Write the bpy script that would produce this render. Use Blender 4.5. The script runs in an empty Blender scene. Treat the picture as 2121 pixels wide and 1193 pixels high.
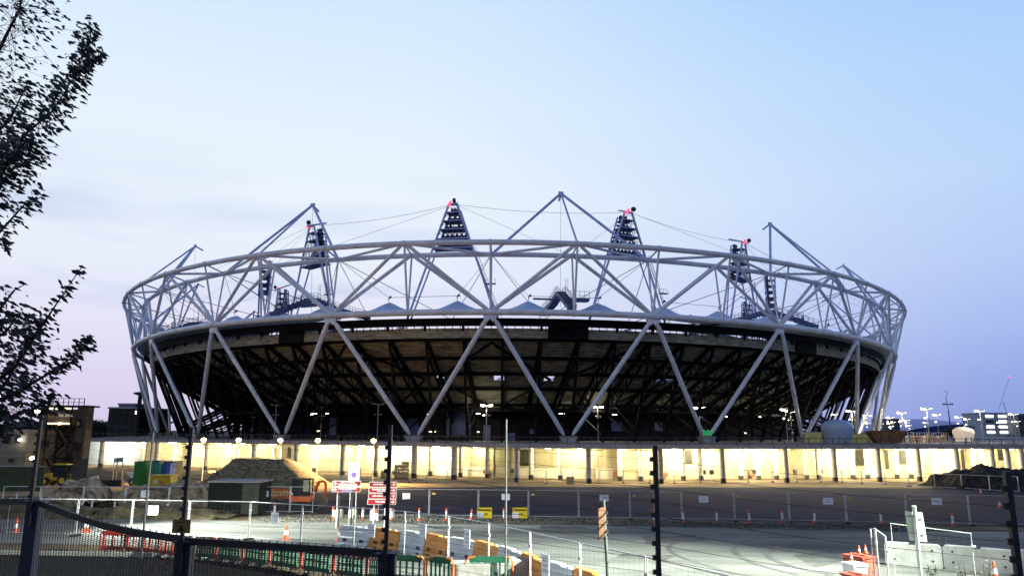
import bpy, math, random
from mathutils import Vector, Matrix
random.seed(7)
R = math.radians
SC = bpy.context.scene
COL = SC.collection
# ------------------------------------------------------------------ camera
CAMZ = 8.05
F, PITCH, ROLL = 1517.68, 0.19235, -0.004786
_c, _s = math.cos(ROLL), math.sin(ROLL)
fwd = Vector((0, math.cos(PITCH), math.sin(PITCH)))
up0 = Vector((0, -math.sin(PITCH), math.cos(PITCH)))
rt0 = Vector((1, 0, 0))
RT = rt0*_c - up0*_s
UP = rt0*_s + up0*_c
cam = bpy.data.cameras.new('camera'); cam_o = bpy.data.objects.new('camera', cam); COL.objects.link(cam_o)
cam.sensor_width = 36; cam.lens = F/2121*36; cam.clip_end = 9000; cam.clip_start = .1
M = Matrix((RT, UP, -fwd)).transposed().to_4x4(); M.translation = Vector((0, 0, CAMZ))
cam_o.matrix_world = M
SC.camera = cam_o
SC.view_settings.view_transform = 'Standard'; SC.view_settings.look = 'None'
SC.view_settings.exposure = 0; SC.view_settings.gamma = 1
SC.cycles.use_denoising = True
SC.cycles.max_bounces = 5; SC.cycles.diffuse_bounces = 3; SC.cycles.glossy_bounces = 2
SC.cycles.sample_clamp_indirect = 4; SC.cycles.caustics_reflective = False; SC.cycles.caustics_refractive = False

# ------------------------------------------------------------------ sky: dusk gradient by direction
def lin(*c):
    return tuple((x/255/12.92 if x/255 <= .04045 else ((x/255+.055)/1.055)**2.4) for x in c)
W = bpy.data.worlds.new('World'); SC.world = W; W.use_nodes = True
nt = W.node_tree; nt.nodes.clear(); N = nt.nodes.new; L = nt.links.new
out = N('ShaderNodeOutputWorld'); bg = N('ShaderNodeBackground'); L(bg.outputs[0], out.inputs[0])
tc = N('ShaderNodeTexCoord'); sx = N('ShaderNodeSeparateXYZ'); L(tc.outputs['Generated'], sx.inputs[0])
def ramp(stops):
    r = N('ShaderNodeValToRGB'); e = r.color_ramp.elements
    while len(e) > 1: e.remove(e[-1])
    e[0].position, e[0].color = stops[0][0], lin(*stops[0][1])+(1,)
    for p_, c_ in stops[1:]:
        q = e.new(p_); q.color = lin(*c_)+(1,)
    L(sx.outputs['Z'], r.inputs[0]); return r
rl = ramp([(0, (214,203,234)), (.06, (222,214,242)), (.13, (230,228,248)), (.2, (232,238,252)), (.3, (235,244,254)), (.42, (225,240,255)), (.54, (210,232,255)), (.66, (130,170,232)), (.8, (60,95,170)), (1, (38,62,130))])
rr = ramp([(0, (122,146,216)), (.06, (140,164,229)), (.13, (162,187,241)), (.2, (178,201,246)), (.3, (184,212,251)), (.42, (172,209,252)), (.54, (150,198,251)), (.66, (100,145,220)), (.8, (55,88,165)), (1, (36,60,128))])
# azimuth -1..1 across the view
az = N('ShaderNodeMath'); az.operation = 'ARCTAN2'; L(sx.outputs['X'], az.inputs[0]); L(sx.outputs['Y'], az.inputs[1])
mr = N('ShaderNodeMapRange'); L(az.outputs[0], mr.inputs[0]); mr.inputs[1].default_value = -.22; mr.inputs[2].default_value = .80
mr.interpolation_type = 'SMOOTHSTEP'
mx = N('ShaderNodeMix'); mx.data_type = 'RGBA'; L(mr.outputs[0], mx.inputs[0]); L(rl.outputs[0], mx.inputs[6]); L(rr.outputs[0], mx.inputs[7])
# thin lilac-grey cloud streaks, low on the left
mp = N('ShaderNodeMapping'); L(tc.outputs['Generated'], mp.inputs[0]); mp.inputs['Scale'].default_value = (1.6, 1.2, 9); mp.inputs['Rotation'].default_value = (0, R(12), 0)
nz = N('ShaderNodeTexNoise'); L(mp.outputs[0], nz.inputs[0]); nz.inputs['Scale'].default_value = 1.7; nz.inputs['Detail'].default_value = 3
cm = N('ShaderNodeMapRange'); L(nz.outputs[0], cm.inputs[0]); cm.inputs[1].default_value = .50; cm.inputs[2].default_value = .70; cm.inputs[4].default_value = .75
lowm = N('ShaderNodeMapRange'); L(sx.outputs['Z'], lowm.inputs[0]); lowm.inputs[1].default_value = .36; lowm.inputs[2].default_value = .2
lm = N('ShaderNodeMath'); lm.operation = 'MULTIPLY'; L(cm.outputs[0], lm.inputs[0]); L(lowm.outputs[0], lm.inputs[1])
lft = N('ShaderNodeMapRange'); L(az.outputs[0], lft.inputs[0]); lft.inputs[1].default_value = .35; lft.inputs[2].default_value = -.2
lm2 = N('ShaderNodeMath'); lm2.operation = 'MULTIPLY'; L(lm.outputs[0], lm2.inputs[0]); L(lft.outputs[0], lm2.inputs[1])
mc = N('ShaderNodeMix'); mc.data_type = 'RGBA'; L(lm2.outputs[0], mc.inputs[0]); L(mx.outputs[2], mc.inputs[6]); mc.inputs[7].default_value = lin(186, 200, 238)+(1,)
# the sky behind the viewer is darker (away from the afterglow)
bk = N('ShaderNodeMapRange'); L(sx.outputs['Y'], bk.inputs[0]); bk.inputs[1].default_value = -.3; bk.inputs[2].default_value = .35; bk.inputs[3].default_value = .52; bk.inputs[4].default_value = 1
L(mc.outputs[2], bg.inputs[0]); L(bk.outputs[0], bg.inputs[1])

sun = bpy.data.lights.new('sun', 'SUN'); sun.energy = .2; sun.angle = R(25); sun.color = (.8, .86, 1)
so = bpy.data.objects.new('sun', sun); COL.objects.link(so); so.rotation_euler = (R(48), 0, R(-35))

# ------------------------------------------------------------------ helpers
def ray(u, v):
    a, b = u-1060.5, 596.5-v
    px, py = a*_c+b*_s, -a*_s+b*_c
    d = rt0*(px/F) + up0*(py/F) + fwd
    return d/d.y
def at(u, v, D):
    d = ray(u, v); return Vector((d.x*D, D, CAMZ+d.z*D))
def gz(y, x=0):
    if y >= 119: return 0.
    if y >= 20: return 3.45-.029*y
    if y >= 4: return 7.0-(y-4)*(7.0-2.87)/16
    return 7.0
def gp(u, v, off=0):
    d = ray(u, v)
    t = (3.45-CAMZ)/(d.z+.029)
    if t < 0 or t > 119: t = -CAMZ/d.z
    if t < 20: t = 20
    return Vector((d.x*t, t, gz(t)+off))
def dz(v_top, u, h):   # distance of something h above the road plane whose top is at pixel row v_top
    d = ray(u, v_top); return (3.45+h-CAMZ)/(d.z+.029)

def tag(o, label=None, cat=None, group=None, kind=None):
    if label: o['label'] = label
    if cat: o['category'] = cat
    if group: o['group'] = group
    if kind: o['kind'] = kind
    return o
def empty(name, loc, label, cat, group=None, rz=0):
    o = bpy.data.objects.new(name, None); COL.objects.link(o); o.empty_display_size = .5
    o.location = loc; o.rotation_euler = (0, 0, rz)
    return tag(o, label, cat, group)
def dup(o, parent=None):
    c = o.copy(); COL.objects.link(c); c.parent = parent
    for ch in list(o.children): dup(ch, c)
    return c
def ordn(i):
    ones = ['', 'first', 'second', 'third', 'fourth', 'fifth', 'sixth', 'seventh', 'eighth', 'ninth', 'tenth', 'eleventh', 'twelfth', 'thirteenth', 'fourteenth', 'fifteenth', 'sixteenth', 'seventeenth', 'eighteenth', 'nineteenth']
    if i < 20: return ones[i]
    t = {2: 'twenty', 3: 'thirty', 4: 'forty'}[i//10]
    return (t[:-1]+'ieth') if i % 10 == 0 else t+'-'+ones[i % 10]

class MB:
    def __init__(s): s.v = []; s.f = []; s.m = []
    def face(s, pts, mi=0):
        n = len(s.v); s.v += [tuple(p) for p in pts]; s.f.append(tuple(range(n, n+len(pts)))); s.m.append(mi)
    def hexa(s, P, mi=0):   # 8 points: bottom 4 ccw, top 4 ccw
        n = len(s.v); s.v += [tuple(p) for p in P]
        for q in ((3,2,1,0),(4,5,6,7),(0,1,5,4),(1,2,6,5),(2,3,7,6),(3,0,4,7)):
            s.f.append(tuple(n+i for i in q)); s.m.append(mi)
    def box(s, x0, x1, y0, y1, z0, z1, mi=0):
        s.hexa([(x0,y0,z0),(x1,y0,z0),(x1,y1,z0),(x0,y1,z0),(x0,y0,z1),(x1,y0,z1),(x1,y1,z1),(x0,y1,z1)], mi)
    def bar(s, a, b, w, h=None, mi=0, up=(0,0,1), ext=0):   # rectangular bar from a to b
        a, b = Vector(a), Vector(b); h = h or w
        d = (b-a)
        if d.length < 1e-6: return
        d.normalize(); a = a-d*ext; b = b+d*ext
        u = Vector(up)
        if abs(d.dot(u)) > .98: u = Vector((0, 1, 0)) if abs(d.y) < .9 else Vector((1, 0, 0))
        x = d.cross(u).normalized()*(w/2); y = x.cross(d).normalized()*(h/2)
        s.hexa([a-x-y, a+x-y, a+x+y, a-x+y, b-x-y, b+x-y, b+x+y, b-x+y], mi)
    def tube(s, a, b, r, r2=None, n=8, mi=0, caps=True):
        s.path([a, b], [r, r if r2 is None else r2], n, mi, caps=caps)
    def path(s, pts, r, n=8, mi=0, closed=False, caps=True):
        pts = [Vector(p) for p in pts]; k = len(pts)
        rs = r if isinstance(r, (list, tuple)) else [r]*k
        base = len(s.v); prev = None
        for i, p in enumerate(pts):
            if closed: d = pts[(i+1) % k]-pts[i-1]
            else: d = pts[min(i+1, k-1)]-pts[max(i-1, 0)]
            d.normalize()
            if prev is None:
                u = Vector((0, 0, 1)) if abs(d.z) < .95 else Vector((1, 0, 0))
            else: u = prev
            x = d.cross(u).normalized(); y = x.cross(d).normalized(); prev = y
            for j in range(n):
                t = 2*math.pi*j/n
                s.v.append(tuple(p+x*math.cos(t)*rs[i]+y*math.sin(t)*rs[i]))
        for i in range(k if closed else k-1):
            a, b = base+i*n, base+((i+1) % k)*n
            for j in range(n):
                s.f.append((a+j, a+(j+1) % n, b+(j+1) % n, b+j)); s.m.append(mi)
        if not closed and caps:
            s.f.append(tuple(base+j for j in range(n))[::-1]); s.m.append(mi)
            s.f.append(tuple(base+(k-1)*n+j for j in range(n))); s.m.append(mi)
    def lathe(s, prof, n=12, mi=0, o=(0, 0, 0)):   # profile [(r,z)], closed top and bottom when r>0
        b = len(s.v)
        for r, z in prof:
            for j in range(n):
                t = 2*math.pi*j/n; s.v.append((o[0]+r*math.cos(t), o[1]+r*math.sin(t), o[2]+z))
        for i in range(len(prof)-1):
            for j in range(n):
                a, c = b+i*n, b+(i+1)*n
                m = mi[i] if isinstance(mi, (list, tuple)) else mi
                s.f.append((a+j, a+(j+1) % n, c+(j+1) % n, c+j)); s.m.append(m)
        m = mi[0] if isinstance(mi, (list, tuple)) else mi
        s.f.append(tuple(b+j for j in range(n))[::-1]); s.m.append(m)
        s.f.append(tuple(b+(len(prof)-1)*n+j for j in range(n))); s.m.append(mi[-1] if isinstance(mi, (list, tuple)) else mi)
    def prism(s, poly, o, ax, ay, az, depth, mi=0):  # 2-D polygon extruded along az by depth
        o, ax, ay, az = Vector(o), Vector(ax), Vector(ay), Vector(az)
        n = len(poly); b = len(s.v)
        for k in (0, 1):
            for (x, y) in poly: s.v.append(tuple(o+ax*x+ay*y+az*depth*k))
        s.f.append(tuple(range(b, b+n))[::-1]); s.m.append(mi)
        s.f.append(tuple(range(b+n, b+2*n))); s.m.append(mi)
        for i in range(n):
            j = (i+1) % n; s.f.append((b+i, b+j, b+n+j, b+n+i)); s.m.append(mi)
    def build(s, name, mats, parent=None, smooth=False, fix=True):
        me = bpy.data.meshes.new(name); me.from_pydata(s.v, [], s.f)
        if not isinstance(mats, (list, tuple)): mats = [mats]
        for m in mats: me.materials.append(m)
        if any(s.m): me.polygons.foreach_set('material_index', s.m)
        if smooth: me.shade_smooth() if hasattr(me, 'shade_smooth') else None
        me.update()
        if fix:
            import bmesh
            bm = bmesh.new(); bm.from_mesh(me); bmesh.ops.recalc_face_normals(bm, faces=bm.faces); bm.to_mesh(me); bm.free()
        if smooth and hasattr(me, 'set_sharp_from_angle'): me.set_sharp_from_angle(angle=R(40))
        o = bpy.data.objects.new(name, me); COL.objects.link(o); o.parent = parent
        return o

MATS = {}
def mat(name, col, rough=.6, metal=0, var=.15, scale=2., bump=0., emit=0, ecol=None, spec=.5, col2=None, detail=6, aniso=None, coord='Object'):
    if name in MATS: return MATS[name]
    m = bpy.data.materials.new(name); m.use_nodes = True; MATS[name] = m
    t = m.node_tree; b = t.nodes['Principled BSDF']
    b.inputs['Roughness'].default_value = rough; b.inputs['Metallic'].default_value = metal
    b.inputs['Specular IOR Level'].default_value = min(spec, .08) if rough >= .9 else spec
    tcn = t.nodes.new('ShaderNodeTexCoord'); src = tcn.outputs[coord]
    if aniso:
        mpn = t.nodes.new('ShaderNodeMapping'); mpn.inputs['Scale'].default_value = aniso; t.links.new(src, mpn.inputs[0]); src = mpn.outputs[0]
    n1 = t.nodes.new('ShaderNodeTexNoise'); n1.inputs['Scale'].default_value = scale; n1.inputs['Detail'].default_value = detail; n1.inputs['Roughness'].default_value = .65
    t.links.new(src, n1.inputs[0])
    r = t.nodes.new('ShaderNodeValToRGB'); e = r.color_ramp.elements
    c1 = [max(0, x*(1-var*1.6)) for x in col]; c2 = col2 if col2 else [min(1, x*(1+var)) for x in col]
    e[0].position = .32; e[0].color = (*c1, 1); e[1].position = .68; e[1].color = (*c2, 1)
    t.links.new(n1.outputs[0], r.inputs[0]); t.links.new(r.outputs[0], b.inputs['Base Color'])
    if bump:
        bn = t.nodes.new('ShaderNodeBump'); bn.inputs['Strength'].default_value = bump; bn.inputs['Distance'].default_value = .1
        n2 = t.nodes.new('ShaderNodeTexNoise'); n2.inputs['Scale'].default_value = scale*5; n2.inputs['Detail'].default_value = 5
        t.links.new(src, n2.inputs[0]); t.links.new(n2.outputs[0], bn.inputs['Height']); t.links.new(bn.outputs[0], b.inputs['Normal'])
    if emit:
        b.inputs['Emission Strength'].default_value = emit; b.inputs['Emission Color'].default_value = (*(ecol or col), 1)
    return m
STEEL = mat('white_painted_steel', (.76, .78, .86), .36, 0, .14, .6, spec=.5)
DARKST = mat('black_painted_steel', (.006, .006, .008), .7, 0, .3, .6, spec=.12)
TOWERST = mat('tower_steel', (.46, .52, .80), .45, 0, .15, .5)
TOWDARK = mat('tower_dark_metal', (.08, .09, .20), .5, 0, .3, 1.)
CONC = mat('terrace_concrete', (.32, .315, .245), .85, 0, .4, .45, .15, col2=(.50, .49, .38), aniso=(1, 1, 6))
CONC2 = mat('pale_concrete', (.42, .41, .38), .85, 0, .2, 1.2, .2)
FABRIC = mat('roof_fabric', (.58, .68, .86), .6, 0, .08, .2)
CABLE = mat('steel_cable', (.10, .11, .17), .5, 0, .1)
BLACK = mat('black_rubber', (.012, .012, .014), .7, 0, .3, 5)
GALV = mat('galvanised_steel', (.55, .57, .58), .4, .35, .2, 3)
DECKM = mat('deck_paving', (.26, .24, .21), .85, 0, .25, .8, .1)
FASCIA = mat('grey_fascia', (.33, .34, .42), .5, 0, .1, .5)

def lettering(txt, size, mtl, parent, loc, rot, name='lettering', align='CENTER', bold=0.):
    cu = bpy.data.curves.new('t', 'FONT'); cu.body = txt; cu.size = size; cu.align_x = align; cu.align_y = 'CENTER'
    cu.extrude = .004; cu.offset = bold; cu.resolution_u = 2; cu.space_line = .85
    o = bpy.data.objects.new('t', cu); COL.objects.link(o)
    dg = bpy.context.evaluated_depsgraph_get(); dg.update()
    me = bpy.data.meshes.new_from_object(o.evaluated_get(dg)); me.name = name
    COL.objects.unlink(o); bpy.data.objects.remove(o)
    me.materials.clear(); me.materials.append(mtl)
    q = bpy.data.objects.new(name, me); COL.objects.link(q); q.parent = parent; q.location = loc; q.rotation_euler = rot
    return q
def spot(name, loc, target, power, col=(1, .95, .85), size=.3, angle=100, blend=.8):
    l = bpy.data.lights.new(name, 'SPOT'); l.energy = power; l.color = col; l.shadow_soft_size = size; l.spot_size = R(angle); l.spot_blend = blend
    o = bpy.data.objects.new(name, l); COL.objects.link(o); o.location = loc
    o.rotation_euler = (Vector(target)-Vector(loc)).to_track_quat('-Z', 'Y').to_euler(); return o
def point(name, loc, power, col, size=.15, parent=None):
    l = bpy.data.lights.new(name, 'POINT'); l.energy = power; l.color = col; l.shadow_soft_size = size
    o = bpy.data.objects.new(name, l); COL.objects.link(o); o.location = loc; o.parent = parent; return o

# ------------------------------------------------------------------ ground, roads
EARTH = mat('bare_earth', (.12, .095, .06), .95, 0, .4, .35, .5, col2=(.2, .15, .09))
GRASS = mat('dark_verge_earth', (.006, .006, .006), 1.0, 0, .5, .8, .6)  # soil colour lowered further to hold the shade on the verge
ROAD = mat('pale_worn_asphalt', (.16, .168, .155), .85, 0, .42, .16, .15, spec=.2, aniso=(.5, 2, 1))
LOT = mat('dark_asphalt', (.019, .023, .058), .95, 0, .4, .12, .1, spec=.08, aniso=(.35, 2, 1))
GRAVEL = mat('gravel_strip', (.09, .085, .07), .95, 0, .5, 5, .9, col2=(.24, .22, .18))
SAND = mat('sandy_ground', (.42, .30, .15), .9, 0, .3, .3, .3)
m = MB(); ys = [-60, 4, 20, 119, 300, 5000]; xs = [-5000, -200, 0, 200, 5000]
for i in range(len(ys)-1):
    for j in range(len(xs)-1):
        m.face([(xs[j], ys[i], gz(ys[i])), (xs[j+1], ys[i], gz(ys[i])), (xs[j+1], ys[i+1], gz(ys[i+1])), (xs[j], ys[i+1], gz(ys[i+1]))])
tag(m.build('ground', EARTH), kind='structure', label='bare earth ground across the building site')
def sheet(name, pts, mtl, off, label, px=True):
    mm = MB(); P = [gp(u, v, off) if px else Vector((u, v, gz(v)+off)) for u, v in pts]
    mm.face(P); o = mm.build(name, mtl, fix=False)
    if o.data.polygons[0].normal.z < 0: o.data.flip_normals()
    return tag(o, label, kind='structure')
road_pts = [(-100, 40), (-100, 62), (-42, 60), (-30, 54), (-14, 51.5), (0, 50.5), (8, 50), (20, 47), (60, 48), (160, 50), (160, 20.2), (2, 20.2), (-6.5, 31), (-12, 37.5), (-20, 38.5), (-32, 40)]
sheet('road', road_pts, ROAD, .012, 'pale haul road curving in front of the building site', px=False)
lot_pts = [(-25, 60), (-27, 75), (-18, 100), (0, 106), (60, 108), (200, 108), (200, 50.3), (60, 48.6), (24, 51), (8, 56), (-6, 57)]
sheet('asphalt_yard', lot_pts, LOT, .008, 'dark asphalt yard between road and arcade', px=False)
sheet('gravel_verge', [(-18, 51.9), (-19, 57), (-6, 56.9), (8, 55.9), (24, 50.9), (30, 48), (20, 47.3), (8, 50.2), (0, 50.8)], GRAVEL, .016, 'strip of loose gravel beside the road', px=False)
sheet('dark_verge', [(-80, 20.2), (-80, 33), (-34, 37), (-21, 36), (-13, 35.3), (-7.8, 29.5), (-3, 24), (0, 20.2)], GRASS, .010, 'dark soil verge, shade in its colour, below the near fence', px=False)
sheet('sandy_forecourt', [(-90, 118.5), (140, 118.5), (140, 110), (60, 108.2), (0, 106.3), (-18, 101), (-27, 76), (-60, 80), (-90, 95)], SAND, .006, 'sandy compacted ground in front of the lit arcade', px=False)
PATCH = mat('road_patch_tar', (.11, .115, .11), .85, 0, .35, .9, .15, spec=.15)
for pl in ([(1120, 1088), (1210, 1090), (1216, 1096), (1118, 1095)], [(1330, 1112), (1440, 1108), (1470, 1120), (1340, 1126)], [(1290, 1146), (1400, 1150), (1380, 1160), (1270, 1156)], [(560, 1086), (680, 1088), (690, 1093), (566, 1092)], [(1640, 1150), (1720, 1140), (1750, 1160), (1690, 1176)], [(900, 1090), (960, 1091), (955, 1096), (896, 1095)], [(1560, 1092), (1700, 1091), (1716, 1096), (1550, 1098)]):
    sheet('road_patch', pl, PATCH, .015, 'darker repair patch in the haul road surface')
TYRE = mat('tyre_trail_rubber', (.085, .085, .085), .7, 0, .35, .6)
def ribbon(pts, w, off, name, mtl, label):
    P = [gp(u, v, off) for u, v in pts]; m = MB(); Q = []
    for i in range(len(P)-1):          # Catmull-Rom smoothing
        p0, p1, p2, p3 = P[max(i-1, 0)], P[i], P[i+1], P[min(i+2, len(P)-1)]
        for k in range(8):
            t = k/8; Q.append(.5*((2*p1)+(p2-p0)*t+(2*p0-5*p1+4*p2-p3)*t*t+(3*p1-p0-3*p2+p3)*t**3))
    for i in range(len(Q)-1):
        d = (Q[i+1]-Q[i]).normalized(); n0 = Vector((d.y, -d.x, 0))*w/2; d2 = (Q[min(i+2, len(Q)-1)]-Q[i+1]); d2 = d2.normalized() if d2.length > 1e-5 else d; n1 = Vector((d2.y, -d2.x, 0))*w/2
        m.face([Q[i]+n0, Q[i+1]+n1, Q[i+1]-n1, Q[i]-n0])
    for q in m.v: pass
    m.v = [(x, y, gz(y)+off) for x, y, z in m.v]
    o = m.build(name, mtl, fix=False)
    if o.data.polygons[0].normal.z < 0: o.data.flip_normals()
    tag(o, label, kind='structure')
for k, (pl, w_) in enumerate((([(1900, 1096), (1740, 1098), (1600, 1108), (1522, 1134), (1560, 1166), (1660, 1192)], .3), ([(1900, 1108), (1760, 1110), (1660, 1120), (1590, 1144), (1630, 1170), (1730, 1192)], .3),
      ([(1640, 1094), (1500, 1104), (1400, 1124), (1390, 1142), (1440, 1164), (1530, 1190)], .22), ([(300, 1074), (560, 1082), (800, 1090), (1100, 1096), (1500, 1094)], .25), ([(260, 1090), (520, 1096), (800, 1104), (1100, 1112), (1380, 1118)], .25))):
    ribbon(pl, w_, .018, 'tyre_trail_marks', TYRE, 'dark tyre marks %s' % ('echoing light trails round the bend' if k < 3 else 'along the haul road'))  # marks on the bend are added along the paths of vehicle light trails
m = MB(); m.bar((-60, 33.8, gz(33.8)+.08), (-33, 35.9, gz(36)+.08), .2, .2); m.bar((-33, 35.9, gz(36)+.08), (-13.5, 34.2, gz(34)+.08), .2, .2)
tag(m.build('kerb', CONC2), kind='structure', label='concrete kerb at the edge of the dark verge')
# gravel stones strewn over the strip
m = MB()
for i in range(2600):
    t = random.random(); x = -17.5+t*44; yc = 53.5 if x < 2 else 53.5-(x-2)*.2; y = yc+random.uniform(-2.6, 2.2) if x < 12 else yc+random.uniform(-1.4, 1.4)
    s_ = random.uniform(.04, .13); z = gz(y)+s_*.3
    P = [Vector((random.uniform(.6, 1)*s_*a, random.uniform(.6, 1)*s_*b, 0))+Vector((x, y, z)) for a, b in ((1, 0), (0, 1), (-1, 0), (0, -1))]
    top = Vector((x, y, z+s_*.8)); b0 = len(m.v); m.v += [tuple(p) for p in P]+[tuple(top)]
    for a in range(4): m.f.append((b0+a, b0+(a+1) % 4, b0+4)); m.m.append(0)
tag(m.build('gravel_stones', GRAVEL), 'loose stones scattered along the verge', kind='stuff')

# ------------------------------------------------------------------ stadium geometry
ECX, ECY, EA, EB, EPHI, ET0 = 4.3409, 275.7068, 121.1807, 146.8876, -.147362, .44709
NB = 28
_T = [2*math.pi*i/3600 for i in range(3601)]; _S = [0.]
for i in range(3600):
    _S.append(_S[-1]+math.hypot(EA*(math.cos(_T[i+1])-math.cos(_T[i])), EB*(math.sin(_T[i+1])-math.sin(_T[i]))))
PER = _S[-1]
from bisect import bisect
def S(k, off, z):
    s = (_S[2700]+(k+ET0)*PER/NB) % PER
    i = min(max(bisect(_S, s)-1, 0), 3599); t = _T[i]+(s-_S[i])/(_S[i+1]-_S[i])*(_T[1]-_T[0])
    x, y = EA*math.cos(t), EB*math.sin(t); nx, ny = math.cos(t)/EA, math.sin(t)/EB; n = math.hypot(nx, ny)
    x += off*nx/n; y += off*ny/n
    c, s2 = math.cos(EPHI), math.sin(EPHI)
    return Vector((x*c-y*s2+ECX, x*s2+y*c+ECY, CAMZ+z))
ZB, ZT, DT, DI, Z0, D0, ZI = 20.81, 32.81, 3.31, -1.35, -.81, -6.23, 31.69
DECK = 6.0; DZ = DECK-CAMZ
ctr = Vector((ECX, ECY, DECK))
stadium = empty('stadium', ctr, 'huge oval stadium with white tubular ring truss and black raking stands', 'stadium')
def sb(m, name, mtl, parent=None, smooth=False):   # parts given in world coordinates
    p = parent or stadium
    o = m.build(name, mtl, p, smooth)
    inv = Matrix.Translation(-ctr)
    if p is stadium: o.data.transform(inv)
    return o
def sub(m, name, mtl, parent, smooth=False):
    o = m.build(name, mtl, parent, smooth); o.data.transform(Matrix.Translation(-ctr)); return o
ks = [i*.25 for i in range(NB*4)]
def loopk(off, z): return [S(k, off, z) for k in ks]
for nm, off, z, r in (('bottom_chord', 0, ZB, .58), ('outer_top_chord', DT, ZT, .50), ('inner_top_chord', DI, ZI, .46)):
    m = MB(); m.path(loopk(off, z), r, 14, closed=True)
    for i in range(NB*2):
        a, b = S(i*.5-.006, off, z), S(i*.5+.006, off, z); m.tube(a, b, r+.09, n=14)
    sb(m, nm, STEEL, smooth=True)
for i in range(NB):
    k = i if i < 14 else i-NB
    # V columns
    top = S(k, 0, ZB-1.0)
    for sgn in (-1, 1):
        m = MB(); a = S(k+sgn*.022, 0, ZB-1.2); b = S(k+sgn*(.5-.028), D0, Z0+.1)
        mid = a.lerp(b, .5); m.path([a, a.lerp(b, .04), mid, a.lerp(b, .96), b], [.28, .43, .45, .4, .2], 12); sb(m, 'raking_column', STEEL, smooth=True)
        # outer / inner truss diagonals
        n0 = S(k+sgn*.012, .1, ZB+.3)
        m = MB(); m.tube(n0, S(k+sgn*.48, DT-.1, ZT-.35), .32, n=10); sb(m, 'outer_diagonal', STEEL, smooth=True)
        m = MB(); m.tube(S(k+sgn*.012, -.2, ZB+.3), S(k+sgn*.48, DI, ZI-.3), .33, n=10); sb(m, 'inner_diagonal', STEEL, smooth=True)
        m = MB(); m.tube(S(k, DI, ZI), S(k+sgn*.5, DT, ZT), .26, n=8); sb(m, 'lateral_brace', STEEL, smooth=True)
    for kk in (k, k+.5):
        m = MB(); m.tube(S(kk, .1, ZB), S(kk, DT, ZT), .2, n=8); sb(m, 'outer_post', STEEL, smooth=True)
        m = MB(); m.tube(S(kk, -.1, ZB), S(kk, DI, ZI), .18, n=8); sb(m, 'inner_post', STEEL, smooth=True)
        m = MB(); m.tube(S(kk, DT, ZT), S(kk, DI, ZI), .17, n=8); sb(m, 'cross_strut', STEEL, smooth=True)
    # bracket below the node
    m = MB(); a = S(k-.055, 0, ZB-.62); b = S(k+.055, 0, ZB-.62); d = (b-a).normalized(); n_ = Vector((d.y, -d.x, 0))
    m.prism([(.3, 0), (2.8, 0), (2.55, -1.0), (2.0, -1.15), (1.55, -.6), (1.1, -1.15), (.55, -1.0)], a+n_*.25, d, (0, 0, 1), -n_, .5)
    sb(m, 'node_bracket', STEEL)
    # plinth
    c = S(k+.5, D0, DZ); d = (S(k+.51, D0, DZ)-S(k+.49, D0, DZ)).normalized(); n_ = Vector((d.y, -d.x, 0))
    m = MB(); m.prism([(-1.1, 0), (1.1, 0), (1.65, 1.15), (-1.65, 1.15)], c+n_*.8, d, (0, 0, 1), -n_, 1.6)
    sb(m, 'column_plinth', CONC2)
# ring beams, fascia
def band(off0, z0, off1, z1, th_off, th_z, mtl, name):
    m = MB(); n = len(ks); b = 0
    for k in ks:
        m.v += [tuple(S(k, off0, z0)), tuple(S(k, off1, z1)), tuple(S(k, off1+th_off, z1+th_z)), tuple(S(k, off0+th_off, z0+th_z))]
    for i in range(n):
        j = (i+1) % n
        for q in range(4): m.f.append((4*i+q, 4*j+q, 4*j+(q+1) % 4, 4*i+(q+1) % 4)); m.m.append(0)
    return sb(m, name, mtl)
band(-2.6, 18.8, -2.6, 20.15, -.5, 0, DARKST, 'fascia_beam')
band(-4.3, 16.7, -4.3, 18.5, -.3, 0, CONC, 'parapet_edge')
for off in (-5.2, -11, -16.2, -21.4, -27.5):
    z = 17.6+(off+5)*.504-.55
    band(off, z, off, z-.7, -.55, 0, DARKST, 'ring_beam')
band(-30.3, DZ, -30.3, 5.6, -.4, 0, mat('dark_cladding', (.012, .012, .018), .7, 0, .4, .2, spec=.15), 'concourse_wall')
band(-24, 3.9, -24, 4.5, -6.2, 0, DARKST, 'concourse_soffit')
# balusters at the top of the terrace: one mesh per bay
for i in range(NB):
    m = MB()
    for j in range(20):
        k = i+j/20; m.bar(S(k, -4.4, 18.0), S(k, -4.4, 19.1), .13)
    for j in range(8): m.bar(S(i+j/8, -4.4, 18.95), S(i+(j+1)/8, -4.4, 18.95), .12)
    sb(m, 'baluster_rail', DARKST)
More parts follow.
